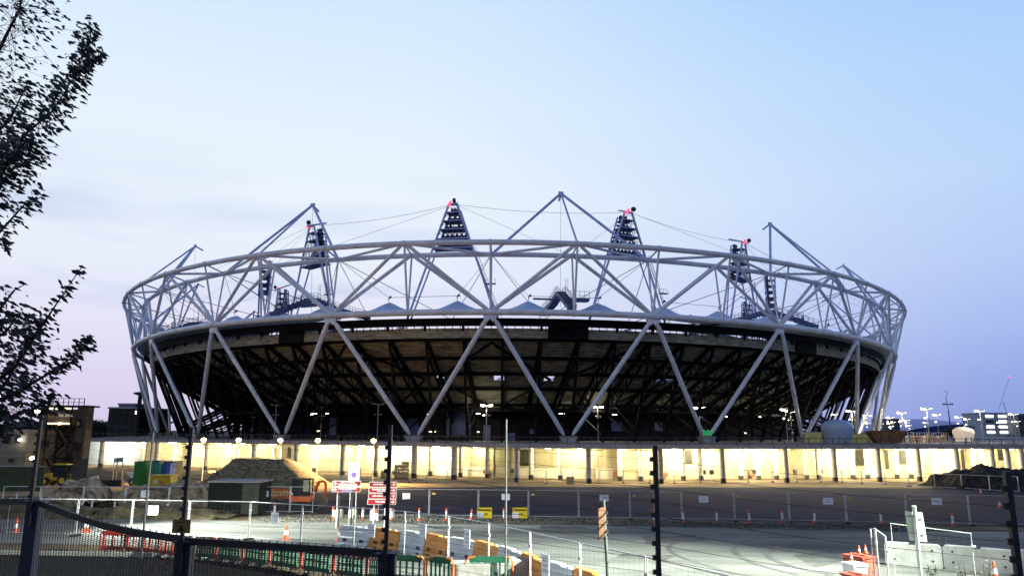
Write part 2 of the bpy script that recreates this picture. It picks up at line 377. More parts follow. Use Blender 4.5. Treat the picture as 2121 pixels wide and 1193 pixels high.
# terrace soffit, stepped slabs with vomitory openings
HOLES = [(-.43, .06), (0.015, .06), (.43, .06), (-1.5, .05), (1.5, .05)]
NS = 26
for i in range(NB):
    m = MB(); k0 = i if i < 14 else i-NB; nsub = 12
    for j in range(nsub):
        ka, kb = k0+j/nsub, k0+(j+1)/nsub; kc = (ka+kb)/2
        for s_ in range(NS):
            o0 = -4.6-s_*25.4/NS; o1 = -4.6-(s_+1)*25.4/NS; z = 17.75-s_*12.8/NS; zn = z-12.8/NS
            if 13 <= s_ <= 15 and any(abs(((kc-h)+14) % 28-14) < .045 for h, w in HOLES): continue
            m.hexa([S(ka, o0, z-.22), S(kb, o0, z-.22), S(kb, o1-.05, z-.22), S(ka, o1-.05, z-.22), S(ka, o0, z+.0), S(kb, o0, z), S(kb, o1-.05, z), S(ka, o1-.05, z)])
            m.hexa([S(ka, o1+.02, zn-.05), S(kb, o1+.02, zn-.05), S(kb, o1-.14, zn-.05), S(ka, o1-.14, zn-.05), S(ka, o1+.02, z-.22), S(kb, o1+.02, z-.22), S(kb, o1-.14, z-.22), S(ka, o1-.14, z-.22)])
    sb(m, 'terrace_slab', CONC)
# raker frames
def raker(k):
    m = MB()
    A, B = S(k, -4.6, 17.2), S(k, -30, 4.4)
    m.bar(A, B, .42, .75)
    C, D_ = S(k, -7.2, 13.6), S(k, -29.5, 1.6)
    m.bar(C, D_, .32, .4)
    foot = S(k, -13.4, DZ)
    m.bar(S(k, -4.2, 19.0), foot, .45, .5)
    m.bar(S(k, -27.5, DZ), S(k, -27.5, 5.4), .45, .45)
    n = 7
    for j in range(n+1):
        p = A.lerp(B, j/n*.96+.02); q = C.lerp(D_, j/n)
        m.bar(p, q, .2, .2)
        if j < n: m.bar(q, A.lerp(B, (j+1)/n*.96+.02), .2, .2)
    m.bar(S(k, -12.4, .2), S(k, -22, 5.2), .25, .3); m.bar(S(k, -13.2, -1), S(k, -27.3, -1+4.6), .25, .3)
    # notched upper flange that carries the steps
    for j in range(14):
        p = A.lerp(B, (j+.5)/14); m.bar(p+Vector((0, 0, .35)), p+Vector((0, 0, .75)), .4, .5)
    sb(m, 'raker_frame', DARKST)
kk = -8.0
cnt = 0
RK = []
while cnt < 100:
    k = -12.0+cnt*.25; RK.append(k); cnt += 1
for k in RK: raker(k+.07)
# V bracing under the terrace
for i in range(NB):
    k = i if i < 14 else i-NB
    for sgn in (-1, 1):
        m = MB(); m.bar(S(k, -5.4, 15.9), S(k+sgn*.45, -17, 10.0), .4, .45); m.bar(S(k+sgn*.45, -17, 10.0), S(k+sgn*.05, -26, 5.0), .3, .3)
        sb(m, 'terrace_brace', DARKST)
# dark screens below the ring
for k0, k1 in ((.36, .62), (-1.5, -1.3), (2.35, 2.6)):
    m = MB(); m.hexa([S(k0, -3.6, 16.6), S(k1, -3.6, 16.6), S(k1, -4.1, 16.6), S(k0, -4.1, 16.6), S(k0, -3.6, 18.95), S(k1, -3.6, 18.95), S(k1, -4.1, 18.95), S(k0, -4.1, 18.95)])
    sb(m, 'dark_screen', DARKST)
# concourse fittings: doors, blue panels, strip lamps behind the frames
BLUEP = mat('blue_panel', (.10, .13, .30), .35, 0, .3, .5)
GLOW = mat('small_lamp_glow', (1, .9, .6), .5, 0, 0, emit=14, ecol=(1, .85, .55))
def wallbox(k0, k1, z0, z1, mtl, name, off=-30.1):
    m = MB(); m.hexa([S(k0, off+.25, z0), S(k1, off+.25, z0), S(k1, off, z0), S(k0, off, z0), S(k0, off+.25, z1), S(k1, off+.25, z1), S(k1, off, z1), S(k0, off, z1)])
    return sb(m, name, mtl)
for k0, k1, z0, z1 in ((-.5, -.25, -1, 3.8), (-.12, -.05, -2, 1.2), (.1, .2, -2, -.4), (.33, .42, -.6, .4), (-1.0, -.8, -1.5, 2.5), (1.2, 1.32, 0, 2), (-1.9, -1.8, -1, 2.8), (1.7, 1.8, .2, 2)):
    wallbox(k0, k1, z0, z1, BLUEP, 'wall_panel')
random.seed(3)
for j in range(16):
    k = random.uniform(-3.2, 3.2); z = random.choice([3.4, 3.4, .9, -.3]); w = random.uniform(.015, .05)
    wallbox(k, k+w, z, z+.09, GLOW, 'strip_lamp', off=random.choice([-29.6, -24.5, -20]))
# roof fabric with tent peaks
def roof_z(k, off):
    base = 21.15+(-off-.9)*.155
    kr = (k-.25) % .5
    dk = min(kr, .5-kr)*PER/NB*.93; r = math.hypot(dk, (off+9)*1.0)
    kr2 = (k % .5); dk2 = min(kr2, .5-kr2)*PER/NB*.85; r2 = math.hypot(dk2, off+24)
    return base+2.5*max(0, 1-r/8.0)**2.6+.9*math.exp(-r2/3)
for i in range(NB):
    m = MB(); k0 = i if i < 14 else i-NB; nk, no = 24, 22
    offs = [-.9-31.6*j/no for j in range(no+1)]
    for a in range(nk+1):
        for o_ in offs: m.v.append(tuple(S(k0+a/nk, o_, roof_z(k0+a/nk, o_))))
    for a in range(nk):
        for b in range(no):
            m.f.append((a*(no+1)+b, (a+1)*(no+1)+b, (a+1)*(no+1)+b+1, a*(no+1)+b+1)); m.m.append(0)
    for q in (.25, .75):
        pk = S(k0+q, -9, roof_z(k0+q, -9)); m.path([pk+Vector((0, 0, -.3)), pk+Vector((0, 0, .35)), pk+Vector((.5, 0, .7))], [.06, .12, .3], 6, mi=1)
    sb(m, 'roof_fabric', [FABRIC, TOWDARK], smooth=True)
m = MB(); m.path([S(k, -33, 24.2) for k in ks], .45, 8, closed=True); sb(m, 'tension_ring', TOWERST, smooth=True)
# cables
for i in range(NB):
    k = i if i < 14 else i-NB
    m = MB(); n0 = S(k, DI, ZI)
    for q in (-.25, .25): m.tube(n0, S(k+q, -9, roof_z(k+q, -9)+.5), .045, n=4)
    for q in (-.5, .5): m.tube(n0, S(k+q, -33, 24.4), .075, n=4)
    m.tube(S(k+.25, -9, roof_z(.25, -9)+.5), S(k+.75, -9, roof_z(.25, -9)+.5), .045, n=4)
    sb(m, 'roof_cable', CABLE)
# lighting towers and mast tripods
RED = mat('red_beacon', (.9, .05, .1), .5, 0, .1, emit=2.4, ecol=(1, .06, .13))
for t_ in range(14):
    k = -.5+2*t_; k = k if k < 14 else k-28
    ap = S(k, -31.5, 51.2); tan = (S(k+.05, -33, 0)-S(k-.05, -33, 0)).normalized(); inn = Vector((-tan.y, tan.x, 0))
    if (ctr-ap).dot(inn) < 0: inn = -inn
    ap0 = S(k, -31.5, 0)
    def T(a, b, z): return ap0+tan*a+inn*b+Vector((0, 0, z))
    def hw(z): return .9+(51.2-z)*.358
    m = MB()
    for sg in (-1, 1):
        m.tube(T(sg*hw(50.8), 0, 50.8), T(sg*hw(24.4), 1.2, 24.4), .27, n=8)
        m.tube(T(sg*hw(50.4)*.9, 3.2, 50.4), T(sg*hw(24.4)*.95, 2.2, 24.4), .2, n=8)
    m.bar(T(0, -1.4, 50.6), T(0, 4.2, 52.6), .32, .4)
    m.bar(T(-1.2, 0, 50.9), T(1.2, 0, 50.9), .4, .4)
    for z in (49.2, 47.2, 45.2, 43, 40.8):
        w = hw(z)
        m.bar(T(-w, 0, z), T(w, 0, z), .14, .2); m.bar(T(-w, 3.2, z), T(w, 3.2, z), .12, .16)
    tw = sb(m, 'lighting_tower', TOWERST, smooth=True)
    m = MB()
    zs = [49.2, 47.2, 45.2, 43, 40.8]
    for q, z in enumerate(zs):
        w = hw(z)
        m.hexa([T(-w, 0, z-.12), T(w, 0, z-.12), T(w, 3.4, z-.12), T(-w, 3.4, z-.12), T(-w, 0, z), T(w, 0, z), T(w, 3.4, z), T(-w, 3.4, z)])
        if q:
            w0 = hw(zs[q-1]); nn = 2+q
            for j in range(nn):
                a0, a1 = -w+2*w*j/nn, -w+2*w*(j+.5)/nn; b1 = -w0+2*w0*(j+.5)/nn; a2 = -w+2*w*(j+1)/nn
                m.bar(T(a0, .2, z), T(b1, .2, zs[q-1]), .1, .1); m.bar(T(a2, .2, z), T(b1, .2, zs[q-1]), .1, .1)
        m.bar(T(-w, 0, z+1), T(w, 0, z+1), .07)
    sub(m, 'platform', TOWDARK, tw)
    for q, z in enumerate(zs):
        m = MB(); w = hw(z+.6)-.3; nn = max(3, int(2*w/.95))
        for j in range(nn):
            if random.random() < .08: continue
            x = -w+2*w*(j+.5)/nn
            for zz in (z+.5, z+1.3):
                m.tube(T(x, 2.2, zz), T(x, 2.9, zz-.25), .36, .3, n=8)
        m.bar(T(-w, 2.5, z+.95), T(w, 2.5, z+.95), .08, .6)
        sub(m, 'lamp_bank', TOWDARK, tw)
    m = MB()
    m.tube(T(-1.0, -.6, 50.5), T(-.2, -.6, 51.6), .34, .26, n=8)
    sub(m, 'beacon', RED, tw)
    m = MB(); m.tube(T(.3, -1.4, 51.4), T(.9, -1.2, 51.5), .55, .55, n=10); sub(m, 'winch', BLACK, tw)
    # ladder up one leg
    m = MB(); a, b = T(hw(40.8)+.3, -.35, 40.8), T(hw(24.6)+.5, .6, 24.6)
    for o_ in (0, .55): m.bar(a+tan*o_, b+tan*o_, .08)
    for j in range(34):
        p = a.lerp(b, j/34); m.bar(p, p+tan*.55, .06)
    c = T(hw(32)+1.3, -.2, 32); m.hexa([c+tan*x+inn*y+Vector((0, 0, z)) for z in (0, .15) for x, y in ((-1.1, -.6), (1.1, -.6), (1.1, .6), (-1.1, .6))])
    for x in (-1.1, 0, 1.1): m.bar(c+tan*x, c+tan*x+Vector((0, 0, 1.2)), .06)
    m.bar(c-tan*1.1+Vector((0, 0, 1.1)), c+tan*1.1+Vector((0, 0, 1.1)), .06)
    sub(m, 'ladder', TOWDARK, tw)
    # cable to next tower
    m = MB(); q = S(k+2, -31.5, 51); p0 = T(.5, 0, 51.0); 
    pts = [p0.lerp(q, j/8)-Vector((0, 0, 1.0*(1-(j/4-1)**2))) for j in range(9)]
    m.path(pts, .04, 4); m.tube(p0, S(k+1, DI, ZI), .03, n=4); m.tube(p0, S(k-1, DI, ZI), .03, n=4)
    sub(m, 'stay_cable', CABLE, tw)
for t_ in range(14):
    k = .5+2*t_; k = k if k < 14 else k-28
    ap = S(k, -11, 46.9)
    m = MB()
    for e, r in ((S(k-.5, DI, ZI), .27), (S(k+.5, DI, ZI), .27), (S(k, DT, ZT), .2)): m.tube(ap, e, r, n=8)
    tan = (S(k+.05, -11, 0)-S(k-.05, -11, 0)).normalized()
    m.bar(ap-tan*.5+Vector((0, 0, .1)), ap+tan*.5+Vector((0, 0, .1)), .4, .5)
    m.tube(ap, ap+(S(k, -13, 46)-ap), .2, n=6)
    tp = sb(m, 'mast_tripod', TOWERST, smooth=True)
    m = MB(); m.tube(ap, S(k, -12.5, 24), .03, n=4); sub(m, 'drop_cable', CABLE, tp)
    # arched catwalk running inwards over the roof
    m = MB(); pr = [(-1.5, 22.4), (-11, 26.6), (-13, 26.9), (-19, 26.0), (-31.5, 25.6)]
    for j in range(len(pr)-1):
        (o0, z0), (o1, z1) = pr[j], pr[j+1]; n = max(2, int(abs(o1-o0)/1.1))
        for q in range(n):
            oa, ob = o0+(o1-o0)*q/n, o0+(o1-o0)*(q+1)/n; za, zb = z0+(z1-z0)*q/n, z0+(z1-z0)*(q+1)/n
            P = []
            for dzv in (-.55, .25):
                for sg, oo in ((-1, oa), (1, oa), (1, ob), (-1, ob)): P.append(S(k, oo, za+dzv)+tan*sg*.8)
            m.hexa(P)
            for sg in (-1, 1):
                a = S(k, oa, za)+tan*sg*.85; b = S(k, ob, zb)+tan*sg*.85
                m.bar(a, a+Vector((0, 0, 1.25)), .06); m.bar(a+Vector((0, 0, 1.2)), b+Vector((0, 0, 1.2)), .06); m.bar(a+Vector((0, 0, .7)), b+Vector((0, 0, .7)), .04)
    c = S(k, -12, 25.4); inn = (S(k, -13, 25.4)-c).normalized()
    m.bar(c-tan*5.5, c+tan*5.5, .5, .3)
    for x0, x1 in ((.8, 4.6),):
        p = S(k, -8, 24.4); m.hexa([p+tan*x+inn*y+Vector((0, 0, z)) for z in (0, .5) for x, y in ((x0, -1), (x1, -1), (x1, 1), (x0, 1))])
        for j in range(5):
            a = p+tan*(x0+(x1-x0)*j/4)-inn; m.bar(a, a+Vector((0, 0, 1.9)), .07)
        for z in (1.0, 1.8): m.bar(p+tan*x0-inn+Vector((0, 0, z)), p+tan*x1-inn+Vector((0, 0, z)), .06)
    p = S(k, -13, 26.9)+tan*1.2
    for o_ in (0, .5): m.bar(p+tan*o_, p+tan*o_+Vector((0, 0, 3.0)), .05)
    for j in range(7): m.bar(p+Vector((0, 0, j*.42+.4)), p+tan*.5+Vector((0, 0, j*.42+.4)), .04)
    sb(m, 'catwalk', TOWDARK)
# ------------------------------------------------------------------ arcade building under the concourse deck
YEL = (1, .85, .53)
WALLY = mat('cream_blockwork', (.50, .43, .27), .8, 0, .12, .5, .08, col2=(.58, .51, .34))
WALLC = mat('white_panel_wall', (.66, .74, .74), .6, 0, .06, .3)
COLM = mat('concrete_column', (.40, .385, .33), .75, 0, .15, 1.5, .08)
DOORM = mat('louvre_door_grey', (.36, .33, .23), .6, 0, .12, 2)
REC = mat('painted_inner_shade', (.035, .036, .025), .8, 0, .3, 1)  # dark colour stands in for the shade inside openings and unlit windows
WHT2 = mat('white_low_wall', (.72, .68, .55), .7, 0, .08, .6)
LAMPW = mat('warm_lamp_glow', (1, .9, .65), .5, 0, 0, emit=30, ecol=(1, .9, .66))
LAMPO = mat('orange_lamp_glow', (1, .7, .3), .5, 0, 0, emit=30, ecol=(1, .66, .25))
EDGE = [(60, 168), (170, 164), (400, 153), (590, 142), (830, 131), (1060, 120), (1300, 116.5), (1724, 124), (2121, 132), (2500, 140)]
def hy(u): return 891+.0048*(u-1060)
def exy(u, back=0):   # world x,y of the deck edge at image column u
    for i in range(len(EDGE)-1):
        if u <= EDGE[i+1][0] or i == len(EDGE)-2:
            (a, da), (b, db) = EDGE[i], EDGE[i+1]; t = (u-a)/(b-a); D = da+(db-da)*t; break
    D += back
    return (u-1060.5)/F*math.cos(PITCH)*D*1.019, D
def ex3(u, z, back=0):
    D = exy(u)[1]+back; d = ray(u, hy(u)+2); return Vector((d.x*D, D, z))
pod = empty('arcade_building', (0, 118, 0), 'long lit arcade with round columns carrying the stadium deck', 'building')
PO = Matrix.Translation(-Vector((0, 118, 0)))
def pb(m, name, mtl, parent=None, smooth=False):
    o = m.build(name, mtl, parent or pod, smooth); o.data.transform(PO); return o
us = [168]+list(range(200, 2500, 25))+[2500]
P = [ex3(u, 0) for u in us]
m = MB(); far = [Vector((420, 150, 0)), Vector((420, 470, 0)), Vector((-130, 470, 0)), Vector((P[0].x-16, 215, 0))]
poly = P+far
top = [(p.x, p.y, DECK) for p in poly]; bot = [(p.x, p.y, DECK-.5) for p in poly]
m.face(top)
pb(m, 'deck_floor', DECKM)
m = MB()
for i in range(len(P)-1):
    a, b = P[i], P[i+1]; w = Vector((0, 12.5, 0))
    m.face([(a.x, a.y+.1, DECK-.62), (b.x, b.y+.1, DECK-.62), (b.x, b.y+12.5, DECK-.62), (a.x, a.y+12.5, DECK-.62)])
pb(m, 'soffit', CONC2)
m = MB()
cum = 0; nextj = 0
for i in range(len(P)-1):
    a, b = P[i], P[i+1]; n_ = Vector(((b-a).y, -(b-a).x, 0)).normalized()
    P8 = [a+n_*.05, b+n_*.05, b-n_*.3, a-n_*.3]
    m.hexa([p+Vector((0, 0, DECK-.66)) for p in P8]+[p+Vector((0, 0, DECK+.08)) for p in (a+n_*.22, b+n_*.22, b-n_*.3, a-n_*.3)])
    m.bar(a+n_*.12+Vector((0, 0, DECK-.62)), a+n_*.26+Vector((0, 0, DECK+.06)), .03, .03, mi=1)
pb(m, 'fascia', [FASCIA, BLACK])
# railing: posts as parts of one railing per stretch
RAILM = mat('dark_rail_metal', (.05, .055, .07), .45, .3, .1)
seg = [p for p in P]
posts = []
for i in range(len(seg)-1):
    a, b = seg[i], seg[i+1]; n = max(1, round((b-a).length/1.75))
    for j in range(n): posts.append(a.lerp(b, j/n)+Vector((0, .35, DECK)))
for s0 in range(0, len(posts)-1, 8):
    m = MB(); pp = posts[s0:s0+9]
    for j, p in enumerate(pp):
        if j < 8: m.bar(p, p+Vector((0, 0, 1.1)), .10, .06)
        if j: 
            q = pp[j-1]
            for z, w in ((1.1, .10), (.12, .05)): m.bar(q+Vector((0, 0, z)), p+Vector((0, 0, z)), w)
            for z in (.35, .6, .85): m.bar(q+Vector((0, 0, z)), p+Vector((0, 0, z)), .015)
    pb(m, 'railing', RAILM)
def column(u, back=.9, r=.36, mtl=COLM):
    p = ex3(u, 0, back); m = MB()
    m.lathe([(r+.02, 0), (r+.02, .75), (r, .78), (r, DECK-.64)], 16, mi=[1, 1, 0], o=(p.x, p.y, 0))
    pb(m, 'column', [mtl, BLACK], smooth=True)
for u in (216, 330, 430, 530, 617, 713, 780, 860, 942, 1070.6, 1218.4, 1366, 1493, 1623.5, 1723, 1814, 1896, 1975, 2048, 2080, 2109, 2190, 2260): column(u, 1.1, .42 if 1000 < u < 1900 else .5)
for u in (302, 368, 486, 570, 655, 745, 820, 893, 955, 1010, 1100, 1160, 1282, 1325, 1412, 1448, 1530, 1566, 1603, 1665, 1690, 1760, 1790, 1850, 1880, 1930, 1958, 2010, 2030, 2150): column(u, 8.5, .4)
# rear wall in bays
WB = 12.2
ub = [168, 216, 302, 368, 430, 486, 530, 570, 617, 655, 713, 745, 780, 820, 860, 893, 942, 972, 1020, 1060, 1100, 1160, 1218, 1240, 1282, 1325, 1366, 1412, 1448, 1493, 1530, 1566, 1603, 1665, 1723, 1760, 1814, 1850, 1896, 1930, 1975, 2010, 2048, 2109, 2190, 2260, 2400, 2500]
def wbox(u0, u1, z0, z1, b0, b1, mtl, name, parent=None):
    m = MB(); m.hexa([ex3(u0, z0, b0), ex3(u1, z0, b0), ex3(u1, z0, b1), ex3(u0, z0, b1), ex3(u0, z1, b0), ex3(u1, z1, b0), ex3(u1, z1, b1), ex3(u0, z1, b1)])
    return pb(m, name, mtl, parent)
random.seed(11)
for i in range(len(ub)-1):
    u0, u1 = ub[i], ub[i+1]
    w = wbox(u0, u1, 0, DECK-.64, WB, WB+.4, WALLC if u1 <= 302 else WALLY, 'rear_wall')
    wbox(u0-.5, u0+2.5, 0, DECK-.7, WB-.3, WB-.003, WALLY if u0 > 300 else COLM, 'pilaster')
    if u0 < 300: continue
OLV = mat('olive_panel', (.33, .31, .18), .8, 0, .15, 1)
for mtl, nm, lst in ((DOORM, 'roller_door', ((572, 612, 0, 4.3), (664, 690, 0, 4.0), (1228, 1238, 0, 3.4), (1318, 1334, 0, 4.0), (1516, 1546, 0, 4.2), (1592, 1600, 0, 3), (1678, 1712, 0, 4.4))),
        (OLV, 'wall_panel', ((974, 1019, 1.9, 5.1), (1022, 1056, 1.9, 5.1), (1108, 1146, 1.9, 5.1), (1262, 1280, 1.9, 5.1), (490, 520, 0, 5), (736, 762, .4, 4.8), (1416, 1436, 2.6, 5), (1660, 1676, 1.5, 5), (1838, 1848, .5, 5), (1900, 1925, .5, 4.8), (1995, 2006, 0, 5))),
        (WHT2, 'low_wall', ((904, 1068, 0, 1.7), (1075, 1210, 0, 1.6), (1232, 1268, 0, 1.8), (1760, 1830, 0, 1.5)))):
    for u0, u1, z0, z1 in lst:
        d = wbox(u0, u1, z0, z1, WB-.09, WB-.02, mtl, nm)
        if nm == 'roller_door': wbox(u0, u1, z1, z1+.22, WB-.2, WB-.02, FASCIA, 'shutter_box', d)
for k_ in range(26):   # joints between the wall slabs
    u = 320+k_*67; wbox(u, u+.7, .1, DECK-.8, WB-.025, WB-.005, OLV, 'wall_joint')
for u0, u1, z0, z1 in ((1078, 1104, 2.1, 4.9), (1416, 1432, 2.6, 4.9), (1770, 1792, 2.2, 5), (1828, 1836, 1.5, 5), (1857, 1872, 2.3, 5), (1985, 1992, 1.5, 5), (2062, 2078, 3, 5), (598, 606, 2.4, 4.6)):
    wbox(u0, u1, z0, z1, WB-.16, WB-.1, REC, 'opening')
for u in (1276, 1374, 1008, 1552): # drain pipes
    p = ex3(u, 0, WB-.5); m = MB(); m.tube(p, p+Vector((0, 0, DECK-.7)), .06, n=6, mi=0); m.box(p.x-.5, p.x+.5, p.y-.3, p.y+.3, .55, 1.3); pb(m, 'hose_cabinet', mat('red_pipe', (.45, .14, .07), .5))
for u in (955, 1061, 1453, 1470, 1556, 1640, 1693): 
    p = ex3(u, 0, 9.3); m = MB(); m.box(p.x-.4, p.x+.4, p.y-.25, p.y+.25, .9, 1.75, 0); m.box(p.x-.3, p.x-.02, p.y-.28, p.y-.25, 1.0, 1.65, 1); m.box(p.x+.05, p.x+.3, p.y-.28, p.y-.25, 1.0, 1.65, 1); m.box(p.x-.04, p.x+.04, p.y, p.y+.1, 0, .9); pb(m, 'meter_box', [DOORM, BLACK])
for i in range(8, len(us)-4, 4):
    m = MB(); m.path([ex3(us[i+j], DECK-.9, 2.4) for j in range(4)], .07, 6); pb(m, 'soffit_pipe', DOORM)
# luminaires below the soffit
ARC = [(218, 5, (1, .93, .72), 1.3), (300, 6, YEL, .4), (358, 5, YEL, 1.3), (395, 5, YEL, .8), (455, 6, YEL, 1), (505, 6, YEL, .8), (565, 6, YEL, 1.2), (632, 5, YEL, 1.2), (692, 6, YEL, 1.2), (750, 6, YEL, 1), (800, 5, YEL, 1.3), (846, 6, YEL, 1.1), (905, 7, YEL, 1), (985, 8, YEL, .6), (1135, 5, YEL, .8), (1200, 8, YEL, .6), (1288, 5, YEL, 1), (1376, 5, YEL, 1), (1397, 7, YEL, 1), (1450, 8, YEL, .8), (1518, 5, YEL, 1.2), (1549, 5, YEL, 1.2), (1590, 5, YEL, 1), (1628, 6, YEL, .6), (1712, 5, YEL, .8), (1757, 5, YEL, 1.4), (1797, 5, YEL, 1.4), (1865, 5, YEL, 1.1), (1884, 6, YEL, .8), (1912, 5, YEL, 1.3), (1930, 6, YEL, 1.2), (1965, 5, YEL, .7), (1979, 6, YEL, .8), (2020, 5, YEL, 1.4), (2088, 5, YEL, .8), (2170, 6, YEL, 1)]
for u, b, c, w in ARC:
    b += 1.8
    p = ex3(u, DECK-1.0, b)
    m = MB(); m.box(p.x-.6*w, p.x+.6*w, p.y-.12, p.y+.12, DECK-.86, DECK-.62, 1); m.box(p.x-.55*w, p.x+.55*w, p.y-.16, p.y+.16, DECK-.98, DECK-.862, 0)
    o = pb(m, 'flood_lamp', [LAMPW, FASCIA])
    point('arcade_light', (p.x, p.y, DECK-1.2), 3000*w, c, .25)

BARKP = mat('pallet_wood', (.2, .13, .06), .9)
PAL = mat('pale_stone_blocks', (.50, .42, .24), .9, 0, .4, 2.5, .4)
for j, (u, n_) in enumerate(((828, 4), (842, 5), (800, 2), (1180, 2))):
    p = ex3(u, 0, -1.5); t = empty('block_pallet', (p.x, p.y, 0), ('tall stack of pale blocks left of its taller neighbour before the arcade', 'tallest stack of pale blocks before the arcade', 'low stack of pale blocks left of the tall stacks', 'lone low stack of pale blocks near the arcade centre')[j], 'block stack', 'stacks of pale blocks')
    for q in range(n_):
        m = MB(); 
        for i in range(4): m.box(-.6+i*.3, -.33+i*.3, -.5+random.uniform(-.05, .05), .5, .12+q*.55, .12+q*.55+random.uniform(.44, .5))
        m.build('block_layer', PAL, t)
    m = MB(); m.box(-.65, .65, -.55, .55, 0, .1); m.build('pallet', BARKP, t)
# ------------------------------------------------------------------ street lamps on the concourse deck
LAMPP = mat('lamp_post_metal', (.45, .45, .47), .4, .3, .1)
LAMPO2 = mat('lantern_glow', (1, .95, .8), .5, 0, 0, emit=40, ecol=(1, .88, .66))
def podium_lamp(lit):
    t = empty('street_lamp', (0, 0, 0), '', 'street lamp')
    m = MB(); m.tube((0, 0, 0), (0, 0, 7.2), .1, .07, n=8); m.tube((0, 0, 0), (0, 0, 1), .14, .14, n=8)
    m.build('pole', LAMPP, t, True)
    for sg in (-1, 1):
        m = MB(); m.bar((0, 0, 7.0), (sg*1.35, 0, 7.28), .22, .09); m.build('arm', LAMPP, t)
        m = MB(); m.bar((sg*.25, 0, 7.0), (sg*1.25, 0, 7.2), .18, .05); m.build('lamp_head', (LAMPW if lit == 2 or (lit and sg < 0) else (GLOW if lit else LAMPP)), t)
        if lit == 2 or (lit and sg < 0):
            m = MB(); m.lathe([(.05, -.14), (.46, -.07), (.46, .04), (.1, .14)], 12, o=(sg*.75, 0, 7.02)); m.build('lantern', LAMPO2, t, True)
        m = MB(); m.bar((0, 0, 5.1), (sg*.55, 0, 5.1), .06); m.build('spot_arm', LAMPP, t)
        m = MB(); m.lathe([(.05, .12), (.17, .1), (.17, -.08), (.1, -.12)], 10, o=(sg*.55, 0, 5.1)); m.build('spot_head', (GLOW if lit and sg < 0 else LAMPP), t)
    return t
lamps = [(525, 846, 0, 152), (573, 838, 0, 147), (667, 842, 0, 143), (784, 836, 0, 139), (412, 850, 0, 160),
 (1008, 838, 2, 133), (1019, 845, 2, 140), (1195, 846, 2, 137), (1238, 841, 2, 132), (1367, 849, 1, 135), (1448, 843, 1, 131), (1515, 852, 1, 139), (1627, 847, 1, 136), (1637, 852, 1, 141), (1729, 857, 1, 150), (1764, 850, 1, 145),
 (1797, 860, 1, 165), (1798, 886, 1, 260), (1827, 886, 1, 270), (1844, 864, 1, 180), (1843, 886, 1, 262), (1851, 880, 1, 225), (1868, 854, 1, 155), (1868, 876, 1, 215), (1878, 870, 1, 192), (1879, 880, 1, 240), (1885, 893, 1, 330), (1919, 845, 1, 143), (1918, 880, 1, 235), (1940, 858, 1, 160), (1986, 863, 1, 178), (2003, 867, 1, 188), (2029, 850, 1, 148), (2099, 857, 1, 158), (2070, 874, 1, 220), (2108, 872, 1, 230)]
lamps.sort(key=lambda q: q[0])
protos = {}
dark_n = lit_n = 0
for u, v, lit, D in lamps:
    # height of head above deck is fixed, so the distance follows from the pixel row
    d = ray(u, v); DD = (DECK+7.2-CAMZ)/d.z if d.z > 0 else D
    D = min(max(DD, D*.85), D*1.6)
    if lit not in protos: protos[lit] = o = podium_lamp(lit)
    else: o = dup(protos[lit])
    o.location = (d.x*D, D, DECK); o.rotation_euler.z = random.uniform(-.2, .2)
    if lit == 0:
        dark_n += 1; tag(o, 'unlit twin-arm lamp post in front of the dark stands, %s from the left' % ordn(dark_n), 'street lamp', 'lamp posts on the deck')
    else:
        lit_n += 1; tag(o, 'glowing twin-arm lamp post on the deck, %s lit one from the left' % ordn(lit_n), 'street lamp', 'lamp posts on the deck')
    if lit and D < 200: point('lamp_light', (d.x*D-.6, D-.1, DECK+6.85), 800 if u < 1700 else 2600, (1, .86, .6), .12)
    
# ------------------------------------------------------------------ things on the deck
def shape(name, label, cat, m, mtl, group=None, smooth=False):
    return tag(m.build(name, mtl, None, smooth), label, cat, group)
PODM = mat('blue_grey_membrane', (.42, .52, .68), .3, 0, .05, .3)
def pod_thing(u, D, w, label, mtl, seg=True):
    p = at(u, 900, D); t = empty('pod_kiosk', (p.x, p.y, DECK), label, 'kiosk')
    m = MB(); r = w/2
    m.lathe([(r*.72, 0), (r*.83, r*.35), (r*.95, r*.75), (r, r*1.0), (r*.93, r*1.2), (r*.75, r*1.36), (r*.45, r*1.47), (.02, r*1.5)], 28); m.build('shell', mtl, t, True)
    m = MB(); m.lathe([(r*.74, 0), (r*.75, .12), (r*.73, .14)], 28); m.build('base_ring', FASCIA, t)
    for a in (-.35, .3):
        m = MB(); m.box(r*.80*math.sin(a)-.12, r*.80*math.sin(a)+.12, -r*.86*math.cos(a)-.12, -r*.7*math.cos(a), .1, r*.5); m.build('door_panel', FASCIA, t)
    return t
pod_thing(1735, 140, 5.9, 'blue-grey domed membrane kiosk rising behind the deck railing', PODM)
pod_thing(1996, 175, 4.6, 'pale cream domed kiosk behind the railing at far right', mat('cream_shell_put_in_glow', (.75, .66, .52), .5, 0, .05, emit=.35, ecol=(1, .8, .6)))  # weak emission put into the shell so it looks lit
YELB = mat('yellow_site_board', (.82, .68, .22), .6, 0, .15, .6)
def hoarding(u0, u1, v0, D, label, name='site_hoarding', mtl=YELB, n=4):
    a, b = at(u0, v0, D), at(u1, v0, D); zt = a.z
    t = empty(name, (a.x, D, DECK), label, 'hoarding')
    for i in range(n):
        x0, x1 = (b.x-a.x)*i/n, (b.x-a.x)*(i+1)/n-.04
        m = MB(); m.box(x0, x1, 0, .08, .05, zt-DECK); m.bar((x0+.05, .12, 0), (x0+.05, .12, zt-DECK+.1), .08); m.build('panel', mtl, t)
    m = MB(); m.box(0, b.x-a.x, -.04, .12, zt-DECK, zt-DECK+.07); m.build('top_rail', FASCIA, t)
hoarding(1666, 1702, 895, 150, 'yellow boarding between the column foot and the blue kiosk')
hoarding(1762, 1850, 898, 152, 'long yellow boarding right of the blue kiosk', n=7)
